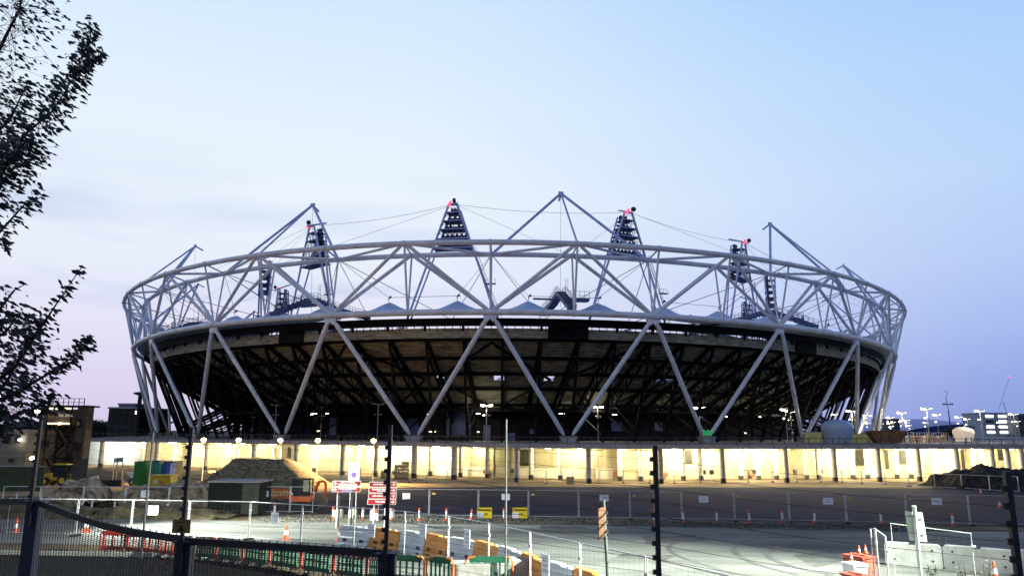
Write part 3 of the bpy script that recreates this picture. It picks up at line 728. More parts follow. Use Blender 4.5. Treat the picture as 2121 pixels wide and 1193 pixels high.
RUST = mat('rusty_skip_metal', (.28, .13, .05), .7, .2, .4, 1.2, .2)
p = at(1842, 905, 146); m = MB(); m.prism([(-3.8, 2.3), (-2.2, 0), (2.2, 0), (3.8, 2.3)], (p.x, p.y, DECK+.05), (1, 0, 0), (0, 0, 1), (0, 1, 0), 2.2)
for x in (-2.4, 0, 2.4): m.box(p.x+x-.08, p.x+x+.08, p.y-.1, p.y, DECK+.5, DECK+2.3)
m.box(p.x-3.9, p.x+3.9, p.y-.08, p.y+.06, DECK+2.28, DECK+2.42)
shape('waste_skip', 'rusty brown waste skip standing on the deck behind the railing', 'skip', m, RUST)
for j, (u0, u1) in enumerate(((1862, 1898), (1900, 1930), (1934, 1964))):
    a, b = at(u0, 898, 160), at(u1, 898, 160); w = b.x-a.x
    t = empty('mesh_cage', (a.x, 160, DECK), '%s wire mesh storage cage behind the railing, counted from the left' % ordn(j+1), 'cage', 'mesh cages on the deck')
    m = MB(); 
    for x in [w*i/6 for i in range(7)]: m.bar((x, 0, 0), (x, 0, 2.1), .07)
    for z in (0.1, .7, 1.4, 2.1): m.bar((0, 0, z), (w, 0, z), .06)
    m.build('frame', GALV, t)
    for i, cc in enumerate(((.4, .1, .05), (.6, .6, .55), (.5, .3, .1))):
        m = MB(); m.box(w*(i+.15)/3, w*(i+.8)/3, .3, 1.2, 0, 1.2+.25*i); m.build('stored_load', mat('load_%d' % i, cc, .7), t)
GREENL = mat('green_glow_netting', (.1, .6, .2), .6, 0, .4, 3, emit=.18, ecol=(.1, 1, .3))  # weak emission stands in for green light falling on the netting
p = S(1.5, D0, DZ)
m = MB()
for i in range(6): m.box(p.x-.8+i*.28, p.x-.6+i*.28, p.y-.9, p.y-.75, DECK+1.25+.1*(i % 2), DECK+2.5-.15*(i % 3))
shape('green_netting', 'green netting with put-in glow wrapped between two column feet', 'netting', m, GREENL)

# ------------------------------------------------------------------ far background, right
HILL = mat('distant_hill', (.045, .07, .24), .9, 0, .3, .01)
BLUER = mat('blue_metal_roof', (.10, .15, .55), .45, 0, .25, .02)
m = MB(); n = 40
def ridge(pts, D, depth, mtl, name, label, kind='structure'):
    m = MB(); b = 0
    for u, v in pts:
        p = at(u, v, D); q = at(u, v, D+depth)
        m.v += [(p.x, D, 0), (p.x, D, p.z*.5), (p.x*1.0, D+depth*.4, CAMZ+(p.z-CAMZ)*(D+depth*.4)/D), (q.x, D+depth, 0)]
    for i in range(len(pts)-1):
        for q in range(3): m.f.append((4*i+q, 4*i+4+q, 4*i+5+q, 4*i+1+q)); m.m.append(0)
    o = m.build(name, mtl, None, True); tag(o, label, kind=kind); return o
random.seed(5)
ridge([(1780+i*12, 884-6*math.sin(i*.35)+random.uniform(-1.5, 1.5)) for i in range(40)], 1100, 300, HILL, 'hills', 'dark blue wooded hills on the horizon')
ridge([(-60+i*14, 868+5*math.sin(i*.6)+random.uniform(-2, 2)) for i in range(26)], 700, 200, mat('dark_woodland', (.012, .014, .02), .95, 0, .4, .05), 'woodland', 'dark far-off wood left of the stadium')
def vault(u0, u1, v, D, depth, label, mtl):
    a, b = at(u0, v, D), at(u1, v, D); w = b.x-a.x; h = a.z
    t = empty('distant_hall', (a.x, D, 0), label, 'building')
    m = MB(); n = 20
    for i in range(n+1):
        x = w*i/n; z = h*(.45+.55*math.sin(math.pi*i/n)**.7)
        m.v += [(x, 0, z*.75), (x, depth*.5, z), (x, depth, z*.8)]
    for i in range(n):
        for q in range(2): m.f.append((3*i+q, 3*i+3+q, 3*i+4+q, 3*i+1+q)); m.m.append(0)
    m.build('roof', mtl, t, True)
    m = MB()
    for i in range(n):
        z0, z1 = [h*(.45+.55*math.sin(math.pi*j/n)**.7)*.75 for j in (i, i+1)]
        m.face([(w*i/n, .3, 0), (w*(i+1)/n, .3, 0), (w*(i+1)/n, .3, z1), (w*i/n, .3, z0)])
    m.build('wall', HILL, t)
    return t
vault(1850, 2150, 864, 520, 120, 'long low hall with curved dark blue roof beyond the lamp posts', BLUER)
WHITEB = mat('pale_office_wall', (.26, .31, .44), .6, 0, .1, .1)
GLOWW = mat('lit_storey_glow', (1, 1, .9), .5, 0, 0, emit=5, ecol=(.95, 1, .85))
def block(u0, u1, v, D, label, mtl, lit=True, depth=20, name='distant_building', cols=6, rows=3, zb=0):
    a, b = at(u0, v, D), at(u1, v, D); w = b.x-a.x; h = a.z-zb
    t = empty(name, (a.x, D, zb), label, 'building')
    m = MB(); m.box(0, w, 0, depth, 0, h); m.build('wall', mtl, t)
    m = MB(); m.box(-.3, w+.3, -.3, depth+.3, h, h+.5); m.build('roof', FASCIA, t)
    random.seed(int(u0))
    for r in range(rows):
        for c in range(cols):
            x0 = w*(c+.2)/cols; z0 = h*(1-(r+.75)/(rows*1.6))
            mm = MB(); mm.box(x0, x0+w*.6/cols, -.12, 0, z0, z0+h*.28/rows); mm.build('window', GLOWW if lit and random.random() < lit else REC, t)
    return t
block(2035, 2088, 856, 430, 'pale lit block with bright storeys on the horizon, right', WHITEB, .9, cols=2, rows=4)
block(2108, 2160, 858, 420, 'dark grey tower block cut off by the right edge', mat('dark_block', (.07, .08, .13), .7), .2)
block(1836, 1862, 868, 480, 'small dark block behind the stadium columns, right side', mat('dark_block2', (.06, .07, .12), .7), .3)
p = at(1960, 808, 300)
t = empty('radio_mast', (p.x, 300, 0), 'slender mast with a cross bar against the blue dusk sky', 'mast')
m = MB(); m.tube((0, 0, 0), (0, 0, p.z-8), .35, .2, n=6); m.build('pole', TOWDARK, t)
m = MB(); m.tube((0, 0, p.z-8), (-.5, 0, p.z-3), .12, n=5); m.tube((-.5, 0, p.z-3), (.3, 0, p.z-1), .1, n=5); m.tube((.3, 0, p.z-1), (-.8, 0, p.z), .1, n=5); m.build('antenna', TOWDARK, t)
m = MB(); zc = at(1960, 837, 300).z; m.bar((-2.1, 0, zc), (2.1, 0, zc), .35); [m.bar((x, 0, zc-.4), (x, 0, zc+.5), .2) for x in (-1.9, -1, 1, 1.9)]; m.build('cross_bar', TOWDARK, t)
p = at(2087, 782, 800)
t = empty('tower_crane', (p.x, 800, 0), 'faint far-off tower crane with a red lamp on the horizon', 'crane')
m = MB(); m.bar((0, 0, 0), (-8, 0, p.z-26), .5); m.build('mast', TOWERST, t)
m = MB(); m.bar((-14, 0, p.z-34), (2, 0, p.z), .35); m.build('jib', TOWERST, t)
m = MB(); m.lathe([(.3, -.8), (.9, 0), (.3, .8)], 8, o=(2, 0, p.z+.8)); m.build('warning_lamp', RED, t)
# trees and shrubs on the far deck
def leaf_blob(m, c, rx, ry, rz, n, s0, s1, mi=0, rnd=random):
    for i in range(n):
        while True:
            q = Vector((rnd.uniform(-1, 1), rnd.uniform(-1, 1), rnd.uniform(-1, 1)))
            if .15 < q.length < 1: break
        p = Vector(c)+Vector((q.x*rx, q.y*ry, q.z*rz)); s_ = rnd.uniform(s0, s1)
        a = Vector((rnd.gauss(0, 1), rnd.gauss(0, 1), rnd.gauss(0, 1))).normalized(); b = a.orthogonal().normalized()
        m.face([p-a*s_, p+b*s_*.45, p+a*s_, p-b*s_*.45], mi)
LEAFD = mat('dark_foliage', (.012, .016, .012), .8, 0, .4, .8)
BARK = mat('bark', (.03, .025, .02), .9, 0, .3, 3)
def tree(u, vtop, D, w, label, zb=0, name='tree'):
    p = at(u, vtop, D); h = p.z-zb
    t = empty(name, (p.x, D, zb), label, 'tree')
    m = MB(); m.path([(0, 0, 0), (.1, 0, h*.4), (0, 0, h*.75)], [.25, .18, .08], 6); 
    for a in range(5): m.tube((0, 0, h*(.35+.07*a)), (math.cos(a*2.4)*w*.3, math.sin(a*2.4)*w*.3, h*(.6+.06*a)), .08, .03, n=5)
    m.build('trunk', BARK, t)
    m = MB()
    for j in range(9):
        a = random.uniform(0, 6.28); r = random.uniform(0, .32)*w
        leaf_blob(m, (r*math.cos(a), r*math.sin(a), h*random.uniform(.5, .85)), w*.22, w*.22, h*.17, 130, .12, .3)
    m.build('crown', LEAFD, t)
    return t
for u, v, w in ((1960, 888, 5), (1975, 884, 6), (2002, 880, 6)): tree(u, v, 210, w, {1960: 'dark bushy tree left of the cream kiosk', 1975: 'dark tree directly behind the cream kiosk', 2002: 'taller dark tree right of the cream kiosk top'}[u], DECK)
# left: dark buildings
DKB = mat('dark_brick_block', (.018, .017, .026), .8, 0, .3, .3)
block(226, 292, 846, 235, 'dark flat-roofed block standing left of the stadium', DKB, .06, 20, cols=5, rows=4)
block(246, 280, 838, 250, 'small pale rooftop plant room on the dark block', mat('dim_grey', (.2, .2, .26), .7), 0, 8, 'plant_room', 3, 1)
p = at(291, 815, 210); t = empty('lamp_mast', (p.x, 210, 0), 'tall dark lighting mast with flat head beside the dark block', 'mast')
m = MB(); m.tube((0, 0, 0), (0, 0, p.z), .6, .55, n=8); m.build('pole', DKB, t)
m = MB(); m.lathe([(.6, -.5), (2.0, -.1), (1.6, .3), (.3, .5)], 12, o=(0, 0, p.z)); m.build('head', DKB, t)
for u, v in ((182, 866), (200, 862), (215, 866)): tree(u, v, 240, 9, 'dark %s between stair tower and dark block' % {182: 'leftmost tree', 200: 'middle tree', 215: 'rightmost tree'}[u])
# ------------------------------------------------------------------ stair tower and site offices, left
OFF = mat('cream_cabin_wall', (.17, .165, .14), .7, 0, .15, .7)
BRN = mat('brown_cladding', (.055, .045, .038), .7, 0, .2, .8)
DGL = mat('dark_window_glass', (.02, .022, .03), .15, 0, .2, 1)
WHT = mat('white_board', (.78, .78, .78), .5, 0, .04, 1)
WTXT = mat('white_lettering', (.85, .85, .85), .5, 0, 0)
D_ = 112
a = at(58, 905, D_); b = at(164, 905, D_); x0, x1 = a.x, b.x; w = x1-x0
zt = at(120, 842, D_).z
bt = empty('stair_tower_building', (x0, D_, 0), 'tall brown site building with open lit stair tower and be safe banner', 'building')
m = MB(); m.box(.0, w*.32, 3.0, 4.4, 0, zt-.6); m.box(w*.32, w*.80, 3.4, 4.4, 0, zt-.3); m.box(w*.80, w, 1.4, 3.2, 0, zt); m.build('wall', BRN, bt)
m = MB(); m.box(-.2, w+.15, 1.2, 4.5, zt, zt+.25); m.build('roof', DARKST, bt)
m = MB()
for i in range(8):
    x = w*.28+w*.72*i/7; m.bar((x, .3, zt), (x, .3, zt+1.25), .08)
for z in (.65, 1.25): m.bar((w*.28, .3, zt+z), (w, .3, zt+z), .07)
m.bar((w, .3, zt), (w, .3, zt+1.25), .1); m.build('roof_railing', DARKST, bt)
for i, x in enumerate((.34, .56, .79)):
    m = MB(); m.box(w*x-.12, w*x+.12, -.1, .14, 0, zt); m.build('stair_post', DARKST, bt)
levels = [zt, zt-2.7, zt-5.3, zt-7.6]
for z in levels[1:]:
    m = MB(); m.box(w*.3, w*.86, 0, 3.3, z-.15, z); m.build('landing', DARKST, bt)
    m = MB(); [m.bar((w*.3, 0, z+h), (w*.8, 0, z+h), .05) for h in (.4, .75, 1.1)]; m.build('landing_rail', DARKST, bt)
STEP = mat('stair_tread', (.4, .3, .15), .6)
for i, (z1, z0, xa, xb) in enumerate(((zt-2.7, zt-5.3, .42, .68), (zt-5.3, zt-7.6, .68, .42), (zt-7.6, .4, .36, .66))):
    m = MB(); 
    for j in range(11):
        p0 = Vector((w*(xa+(xb-xa)*j/11), .6, z1+(z0-z1)*(j+1)/11)); m.box(p0.x-.2, p0.x+.2, .6, 2.0, p0.z-.03, p0.z+.03)
    m.bar((w*xa, .5, z1-.1), (w*xb, .5, z0-.1), .07, .35, mi=1); m.bar((w*xa, 2.05, z1-.1), (w*xb, 2.05, z0-.1), .07, .35, mi=1)
    m.bar((w*xa, .5, z1+.9), (w*xb, .5, z0+.9), .05, .05, mi=1)
    m.build('stair_flight', [STEP, DARKST], bt)
BAN = mat('dark_banner', (.035, .035, .04), .6)
m = MB(); m.box(w*.36, w*.79, -.16, -.11, zt-2.3, zt-.45); bn = m.build('banner', BAN, bt)
STRIPL = mat('stair_strip_light', (1, .8, .55), .5, 0, 0, emit=1.6, ecol=(1, .78, .5))
for z in (zt-.4, zt-2.62):
    m = MB(); m.box(w*.36, w*.79, -.17, -.05, z, z+.24); m.build('strip_light', STRIPL, bt)
lettering('be safe', .78, WTXT, bn, (w*.70, -.18, zt-1.25), (R(90), 0, 0), bold=.012)
m = MB()
for i in range(7): m.tube((w*(.38+.03*i), -.17, zt-1.7), (w*(.38+.03*i), -.17, zt-1.1-.1*(i % 3)), .09, .05, n=6)
m.build('banner_picture', mat('banner_print', (.16, .14, .11), .6, 0, .5, 3), bn)
for u, v, s_ in ((79, 852, .34), (124, 877, .2), (69, 949, .4)):
    p = at(u, v, D_-.4); m = MB(); m.lathe([(s_*.5, -s_*.6), (s_, -s_*.1), (s_*.8, s_*.5), (.03, s_*.7)], 10, o=(p.x-x0, -.6, p.z)); m.build('bulkhead_lamp', LAMPO, bt, True)
    point('stair_light', (p.x, D_-1.3, p.z), 120 if s_ > .3 else 50, (1, .62, .22), .3)
for cx, cz, ww, hh in ((.1, zt-6.2, .09, 1.1), (.1, zt-3.4, .09, 1.2), (.9, zt-3.0, .07, 1.1), (.9, zt-6.5, .06, 1.1), (.22, zt-3.5, .08, 1.1)):
    yy = 1.4 if cx > .8 else 3.0
    m = MB(); m.box(w*(cx-ww), w*(cx+ww), yy-.04, yy-.01, cz, cz+hh); m.build('window', DGL, bt)
a = at(-60, 905, 118); b = at(58, 905, 118); ws = b.x-a.x; zh = at(30, 893, 118).z
ot = empty('site_office', (a.x, 118, 0), 'two-storey pale cabin office at the far left behind green boards', 'building')
m = MB(); m.box(0, ws, 0, 8, 0, zh); m.build('wall', OFF, ot)
m = MB(); m.box(-.1, ws+.1, -.15, 8.1, zh, zh+.3); m.box(0, ws, -.06, -.004, zh*.5-.1, zh*.5+.1); m.build('roof', mat('grey_trim', (.2, .22, .2), .6), ot)
for u, v, hw_, hh in ((18, 907, 5.5, 8), (38, 908, 5.5, 8), (24, 953, 6, 4)):
    p = at(u, v, 118); q = at(u+hw_, v, 118); r = at(u, v-hh, 118)
    m = MB(); m.box(p.x-a.x-(q.x-p.x)-.12, q.x-a.x+.12, -.08, -.01, p.z-(r.z-p.z)-.12, r.z+.12); f = m.build('window', OFF, ot)
    m = MB(); m.box(p.x-a.x-(q.x-p.x), q.x-a.x, -.12, -.085, p.z-(r.z-p.z), r.z); m.build('pane', DGL, f)
p = at(41, 911, 117.5); m = MB(); m.lathe([(.1, -.15), (.3, 0), (.1, .2)], 10, o=(p.x-a.x, -.5, p.z)); m.build('wall_lamp', LAMPW, ot)
# tall dark panels beside the tower, green hoarding
def boards(name, label, u0, u1, v0, v1, D, mtl, n, cat='hoarding', rail=True):
    a, b = at(u0, v0, D), at(u1, v0, D); zb = min(at(u0, v1, D).z, gz(D)); zb = gz(D); 
    t = empty(name, (a.x, D, zb), label, cat); w = b.x-a.x; h = a.z-zb
    for i in range(n):
        m = MB(); m.box(w*i/n, w*(i+1)/n-.03, 0, .06, .03, h); m.build('panel', mtl, t)
    if rail:
        m = MB(); m.box(0, w, -.06, .1, h, h+.12); m.build('top_rail', CONC2, t)
    return t
boards('panel_screen', 'tall dark brown screen panels right of the yellow digger', 152, 184, 950, 1003, 96, mat('brown_panel', (.07, .06, .055), .6, 0, .4, .5), 3, 'screen', False)
boards('green_hoarding', 'low dark green hoarding in front of the far left office', -40, 94, 966, 1012, 88, mat('green_board', (.035, .06, .02), .6, 0, .2, .6), 9)

# ------------------------------------------------------------------ mounds
def mound(name, label, cat, u0, u1, vtop, D, depth, mtl, prof, seed, amp=.12, n=44, hscale=1, kind=None):
    a, b = gp(u0, 1000), None
    A, B = at(u0, 950, D), at(u1, 950, D); x0, w = A.x, B.x-A.x; g = gz(D); H = (at((u0+u1)/2, vtop, D).z-g)*hscale
    from mathutils import noise
    m = MB(); ny = 22
    for i in range(n+1):
        for j in range(ny+1):
            u, v = i/n, j/ny
            hp = 0
            for q in range(len(prof)-1):
                if prof[q][0] <= u <= prof[q+1][0]:
                    f = (u-prof[q][0])/(prof[q+1][0]-prof[q][0]); hp = prof[q][1]+(prof[q+1][1]-prof[q][1])*f; break
            vv = min(1, (1-abs(2*v-1))*1.6)
            X, Y = x0+w*u, D+depth*v
            nz_ = noise.fractal(Vector((X*.5+seed, Y*.5, seed)), 1, 2, 5)*amp*H
            z = min(hp, vv*1.05)*H
            z = z+nz_*min(1, z/(.25*H+1e-6)) if z > 0 else -.05
            m.v.append((X+noise.noise(Vector((X, Y, 3)))*.3, Y, gz(Y)+max(z, -.08)-.03))
    for i in range(n):
        for j in range(ny):
            k = i*(ny+1)+j; m.f.append((k, k+ny+1, k+ny+2, k+1)); m.m.append(0)
    o = m.build(name, mtl, None, True); tag(o, label, cat); 
    if kind: o['kind'] = kind
    return o
MOUND = mat('olive_gravel_mound', (.27, .21, .11), .95, 0, .45, 2.5, .9, col2=(.42, .33, .18))
ORNG = mat('orange_clay', (.50, .28, .12), .95, 0, .5, 1.2, .8, col2=(.72, .52, .28))
RUB = mat('rubble_soil', (.20, .13, .08), .95, 0, .6, 1.2, .9, col2=(.52, .40, .28))
mound('gravel_mound', 'big flat-topped olive gravel mound in front of the lit arcade', 'mound', 385, 655, 950, 98, 14, MOUND, [(0, 0), (.07, .1), (.28, 1), (.66, .97), (.8, .5), (.93, .08), (1, 0)], 2, .08)
mound('rubble_mound', 'heap of brown broken soil behind the left mesh fence', 'mound', 62, 178, 992, 60, 6, RUB, [(0, 0), (.25, .35), (.45, .9), (.75, 1), (1, .25)], 5, .2)
mound('clay_mound', 'low spread of orange clay spoil by the yellow skip', 'mound', 180, 430, 1003, 66, 14, ORNG, [(0, .15), (.2, .5), (.45, .9), (.6, .7), (.8, .9), (1, 0)], 9, .4)
mound('dark_spoil_mound', 'dark heap of spoil in front of the arcade at far right', 'mound', 1985, 2160, 967, 104, 12, mat('dark_spoil', (.05, .045, .04), .95, 0, .5, 1.5, .9), [(0, 0), (.25, .75), (.4, .7), (.65, 1), (1, .7)], 14, .3)
mound('earth_bank', 'low grassy earth bank behind the row of road marker posts', 'bank', -40, 470, 1049, 52.5, 4, mat('grassy_bank', (.05, .055, .02), .95, 0, .6, .8, .8, col2=(.17, .14, .08)), [(0, .9), (.3, 1), (.5, .8), (.8, .9), (1, .2)], 21, .5)

# ------------------------------------------------------------------ Heras fences
TUBE = mat('galvanised_tube', (.48, .50, .53), .35, .2, .08, 3)
WIRE = mat('fence_wire', (.07, .075, .08), .5, .2, .1)
NOTE = mat('notice_paper', (.86, .87, .92), .6, 0, .05, 2)
NINK = mat('notice_ink', (.35, .38, .55), .6)
YTAG = mat('yellow_tag', (.75, .55, .1), .6)
def fence(name, label, tops, foot_off=None, H=2.0, r=.023, notices=(), tags_=(), wires=True, step=.24, skip=()):
    """tops: world points of the top of each joint (Vector)"""
    c0 = tops[0]; base = Vector((c0.x, c0.y, c0.z-H))
    t = empty(name, base, label, 'mesh fence')
    for i in range(len(tops)-1):
        if i in skip: continue
        a, b = tops[i]-base, tops[i+1]-base; d = (b-a).normalized(); a = a+d*.04; b = b-d*.04; dn = Vector((0, 0, -1))
        m = MB()
        m.tube(a, a+dn*(H-.03), r, n=6); m.tube(b, b+dn*(H-.03), r, n=6)
        m.tube(a+dn*.02, b+dn*.02, r*.9, n=6); m.tube(a+dn*(H-.18), b+dn*(H-.18), r*.8, n=6)
        m.bar(b+dn*.45-d*.03, b+dn*.45+d*.12, .05, .08)
        p = m.build('fence_panel', TUBE, t)
        if wires:
            m = MB(); L_ = (b-a).length; n = int(L_/step)
            for j in range(1, n): m.bar(a+d*(j*L_/n)+dn*.03, a+d*(j*L_/n)+dn*(H-.19), .0028, .0028)
            for z in (.12, .5, .9, 1.3, 1.7): m.bar(a+dn*z, b+dn*z, .0035, .0035)
            m.build('wire_mesh', WIRE, p)
        n_ = Vector((d.y, -d.x, 0))
        m = MB(); q = b+d*.04+dn*H; P = []
        for z in (0, .13):
            for s1, s2 in ((-.12, -.35), (.12, -.35), (.12, .35), (-.12, .35)): P.append(q+d*s1+n_*s2+Vector((0, 0, z)))
        m.hexa(P); m.build('foot_block', BLACK if H < 2.05 else CONC2, p)
        for (pi, f, zz, ww, hh) in notices:
            if pi == i:
                q = a.lerp(b, f)+dn*zz; n2 = Vector((d.y, -d.x, 0)); n2 = n2 if n2.y < 0 else -n2
                P = [q+d*(sx_*ww/2)+n2*off+Vector((0, 0, sz*hh/2)) for off in (.03, .045) for sx_, sz in ((-1, -1), (1, -1), (1, 1), (-1, 1))]
                m = MB(); m.hexa(P); 
                for k_ in range(3):
                    qq = q+n2*.05+Vector((0, 0, hh*(.22-.2*k_))); m.bar(qq-d*ww*.3, qq+d*ww*.3, .004, hh*.05, mi=1)
                m.build('notice', [NOTE, NINK], p)
        if i in tags_:
            q = a+d*.28+dn*.32; m = MB(); m.bar(q-d*.12, q+d*.12, .02, .12); m.build('tag', YTAG, p)
    return t
def rowtops(jo, H=2.0):   # (u, v_top) -> point on the fence top; distance from the ground plane
    r_ = []
    for u, v in jo:
        D = dz(v, u, H); p = at(u, v, D); r_.append(Vector((p.x, p.y, gz(p.y)+H)))
    return r_
A_ = [(795, 1001.5), (897, 1002), (995, 1004), (1095, 1006), (1195, 1008), (1297, 1010), (1400, 1011.5), (1505, 1013), (1614, 1015), (1727, 1018), (1847, 1020), (1972, 1022.5), (2100, 1025), (2230, 1028)]
tA = [Vector(((u-1060)/F*math.cos(PITCH)*D*1.02, D, gz(D)+2.0)) for (u, v), D in zip(A_, [55.5, 55.6, 55.4, 55, 54.6, 54.2, 53.8, 53.4, 52.8, 52.2, 51.6, 51, 50.3, 49.6])]
fence('yard_fence', 'long mesh fence along the gravel strip with white notices', tA, notices=[(0, .55, .5, .55, .42), (2, .55, .5, .6, .44), (4, .5, .5, .65, .44), (6, .42, .5, .65, .44), (8, .7, .52, .65, .44), (10, .5, .45, .65, .44)], tags_=(1, 3, 5, 7, 9, 10))
tL = [at(u, v, 57.5) for u, v in ((352, 1004.5), (450, 1005), (504, 1005.3), (603, 1006), (651, 1006.5))]; tL = [Vector((p.x, 57.5, gz(57.5)+2.05)) for p in tL]
tL2 = [Vector((p.x, 56.0, gz(56)+2.05)) for p in [at(u, 1004, 56) for u in (8, 86, 175, 262, 352)]]
fence('cabin_fence', 'mesh fence panels in front of the dark green cabin', tL, notices=[(2, .46, .55, .6, .42), (3, .05, .55, .1, .1)])
fence('spoil_fence', 'mesh fence panels in front of the rubble heap at left', tL2, notices=[(3, .45, .5, .6, .5)])
B_ = [(745, 996), (802, 997), (848, 998), (883, 999), (926, 1000), (971, 1001), (1021, 1001), (1074, 1001), (1131, 1001), (1186, 1001), (1240, 1001), (1292, 1000), (1345, 1000), (1397, 1000), (1450, 1000), (1500, 999), (1550, 999), (1600, 998), (1650, 998), (1700, 998), (1745, 999), (1786, 1001), (1834, 1004), (1883, 1007), (1937, 1010), (1993, 1013), (2051, 1017), (2112, 1020)]
tB = [gp(u, v)+Vector((0, 0, 2)) for u, v in B_]
fence('forecourt_fence', 'distant mesh fence running along in front of the arcade', tB, wires=True, step=.5, r=.035)
C_ = [(20, 1031), (164, 1033), (277, 1034), (394, 1036), (520, 1038), (627, 1044), (735, 1049.5), (839, 1057.5), (930, 1068), (1013, 1082), (1098, 1100), (1201, 1123), (1338, 1151), (1513, 1191)]
tC = []
for u, v in C_:
    Hc = 2.0
    D = dz(v, u, Hc)
    if D > 46: D = 46
    p = at(u, v, D); tC.append(p)
fence('road_fence', 'near mesh fence curving beside the road towards the viewer', tC, H=2.0, notices=[(2, .37, .55, .62, .5), (4, .5, .75, .55, .55), (6, .37, 1.0, .5, .6), (7, .45, .75, .5, .62), (8, .5, .75, .5, .72), (10, .35, .95, .55, .72), (12, .0, .6, .12, .2)], tags_=())

# ------------------------------------------------------------------ road marker posts and cones
ORR = mat('orange_red_plastic', (.65, .09, .03), .45, 0, .15, 3)
WSL = mat('white_reflective_sleeve', (.8, .8, .82), .4, 0, .08, 3)
YCY = mat('yellow_plastic', (.75, .5, .08), .5)
def cylinder_post(mt=ORR):
    m = MB(); m.lathe([(.17, 0), (.17, .05), (.085, .09), (.075, .2), (.075, .68), (.085, .72), (.09, .82), (.05, .84)], 12, mi=[0, 0, 0, 1, 0, 0, 0, 0])
    return m.build('marker_post', [mt, WSL], None, True)
def cone_mesh(name='traffic_cone', h=.75):
    m = MB(); s_ = h/.75; m.box(-.2*s_, .2*s_, -.2*s_, .2*s_, 0, .04*s_)
    m.lathe([(.15*s_, .04*s_), (.125*s_, .18*s_), (.115*s_, .24*s_), (.08*s_, .46*s_), (.07*s_, .52*s_), (.03*s_, .74*s_), (.02*s_, .75*s_)], 14, mi=[0, 0, 1, 0, 0, 0, 0])
    return m.build(name, [ORR, WSL], None, True)
cyl = None
posts_ = [(33, 1036, 0), (86, 1040, 0), (137, 1050, 0), (189, 1055, 0), (236, 1058, 0), (293, 1060, 0), (344, 1062, 0), (450, 1065, 0), (568, 1066, 0), (690, 1075, 0), (751, 1075.5, 0), (812, 1077, 0), (868.5, 1078, 0), (925, 1078, 0), (1044, 1078, 0), (1355, 1081, 0), (1416, 1081.6, 0), (1485, 1082.6, 0), (1553, 1082.6, 0), (1621, 1081.5, 0), (1688, 1084, 0), (1755, 1084, 0), (1826, 1085, 0), (1975, 1089, 0)]
for i, (u, v, q) in enumerate(posts_):
    o = cyl = cylinder_post() if i == 0 else dup(cyl)
    o.location = gp(u, v); o.rotation_euler = (random.uniform(-.04, .04), random.uniform(-.04, .04), random.uniform(0, 3))
    tag(o, 'red and white marker post on the far road edge, %s from the left' % ordn(i+1), 'marker post', 'marker posts along the road')
o = cylinder_post(YCY); o.location = gp(513, 1066); tag(o, 'yellow-topped marker post among the red and white ones', 'marker post', 'marker posts along the road')
cones = [(177.6, 1102, .9, 'tall banded cone seen through the near dark fence mesh'), (592, 1117, .8, 'cone standing alone on the bright stretch of road'), (703, 1119, .8, 'cone at the left end of the white and orange barrier row'), (977, 1076, .75, 'cone just left of the first yellow diversion sign'), (2072, 1052, .75, 'small cone on the dark yard near the right edge'), (2032, 1022, .7, 'tiny cone far back on the yard left of the dark heap'), (1916, 989, .8, 'distant cone close to the arcade columns at right'), (32, 1103, .85, 'shaded cone at the far left behind the near fence'), (2062, 1200, .7, 'large cone half cut by the bottom edge at right')]
cn = None
for u, v, h, lab in cones:
    if cn is None: o = cn = cone_mesh()
    else: o = dup(cn)
    p = gp(u, v); o.location = p; o.scale = (h/.75,)*3; o.rotation_euler.z = random.uniform(0, 2)
    tag(o, lab, 'traffic cone', 'traffic cones')

# ------------------------------------------------------------------ water-filled road barriers
BW = mat('white_barrier_plastic', (.72, .76, .80), .45, 0, .12, 1.5, .05)
BO = mat('orange_barrier_plastic', (.72, .30, .05), .45, 0, .2, 1.5, .05)
BD = mat('dark_slot', (.10, .06, .04), .8)
def water_barrier(mtl, Lb):
    sec = [(-.25, 0), (.25, 0), (.25, .16), (.2, .22), (.2, .44), (.15, .5), (.13, .74), (.1, .8), (.1, .95), (-.1, .95), (-.1, .8), (-.13, .74), (-.15, .5), (-.2, .44), (-.2, .22), (-.25, .16)]
    m = MB(); m.prism(sec, (-Lb/2, 0, 0), (0, 1, 0), (0, 0, 1), (1, 0, 0), Lb-.04)
    m.box(-Lb*.42, Lb*.1, -.11, .11, .955, 1.0)
    o = m.build('water_barrier', [mtl])
    for sx_ in (-.27, .27):
        mm = MB(); mm.box(Lb*sx_-.1, Lb*sx_+.1, -.214, -.2, .27, .40); mm.build('slot', BD, o)
        mm = MB(); mm.box(Lb*sx_-.06, Lb*sx_+.1, -.255, -.235, .03, .13); mm.build('lifting_slot', BD, o)
    mm = MB(); mm.lathe([(.07, 0), (.07, .035), (.03, .05)], 10, o=(Lb*.3, 0, .955)); mm.build('filler_cap', BW, o)
    for sx_ in (-.5, .48):
        mm = MB(); mm.box(Lb*sx_-.0, Lb*sx_+.05, -.16, .16, .3, .62); mm.build('joint_lug', mtl, o)
    return o
tp = [(706, 1088), (770, 1092), (833, 1098), (886, 1104), (932, 1112), (988, 1119), (1038, 1130), (1084, 1144), (1131, 1161), (1193, 1175), (1262, 1194), (1330, 1215), (1400, 1240)]
TPn = [at(u, v, dz(v, u, .98)) for u, v in tp]
pW = pO = None; nW = nO = 0
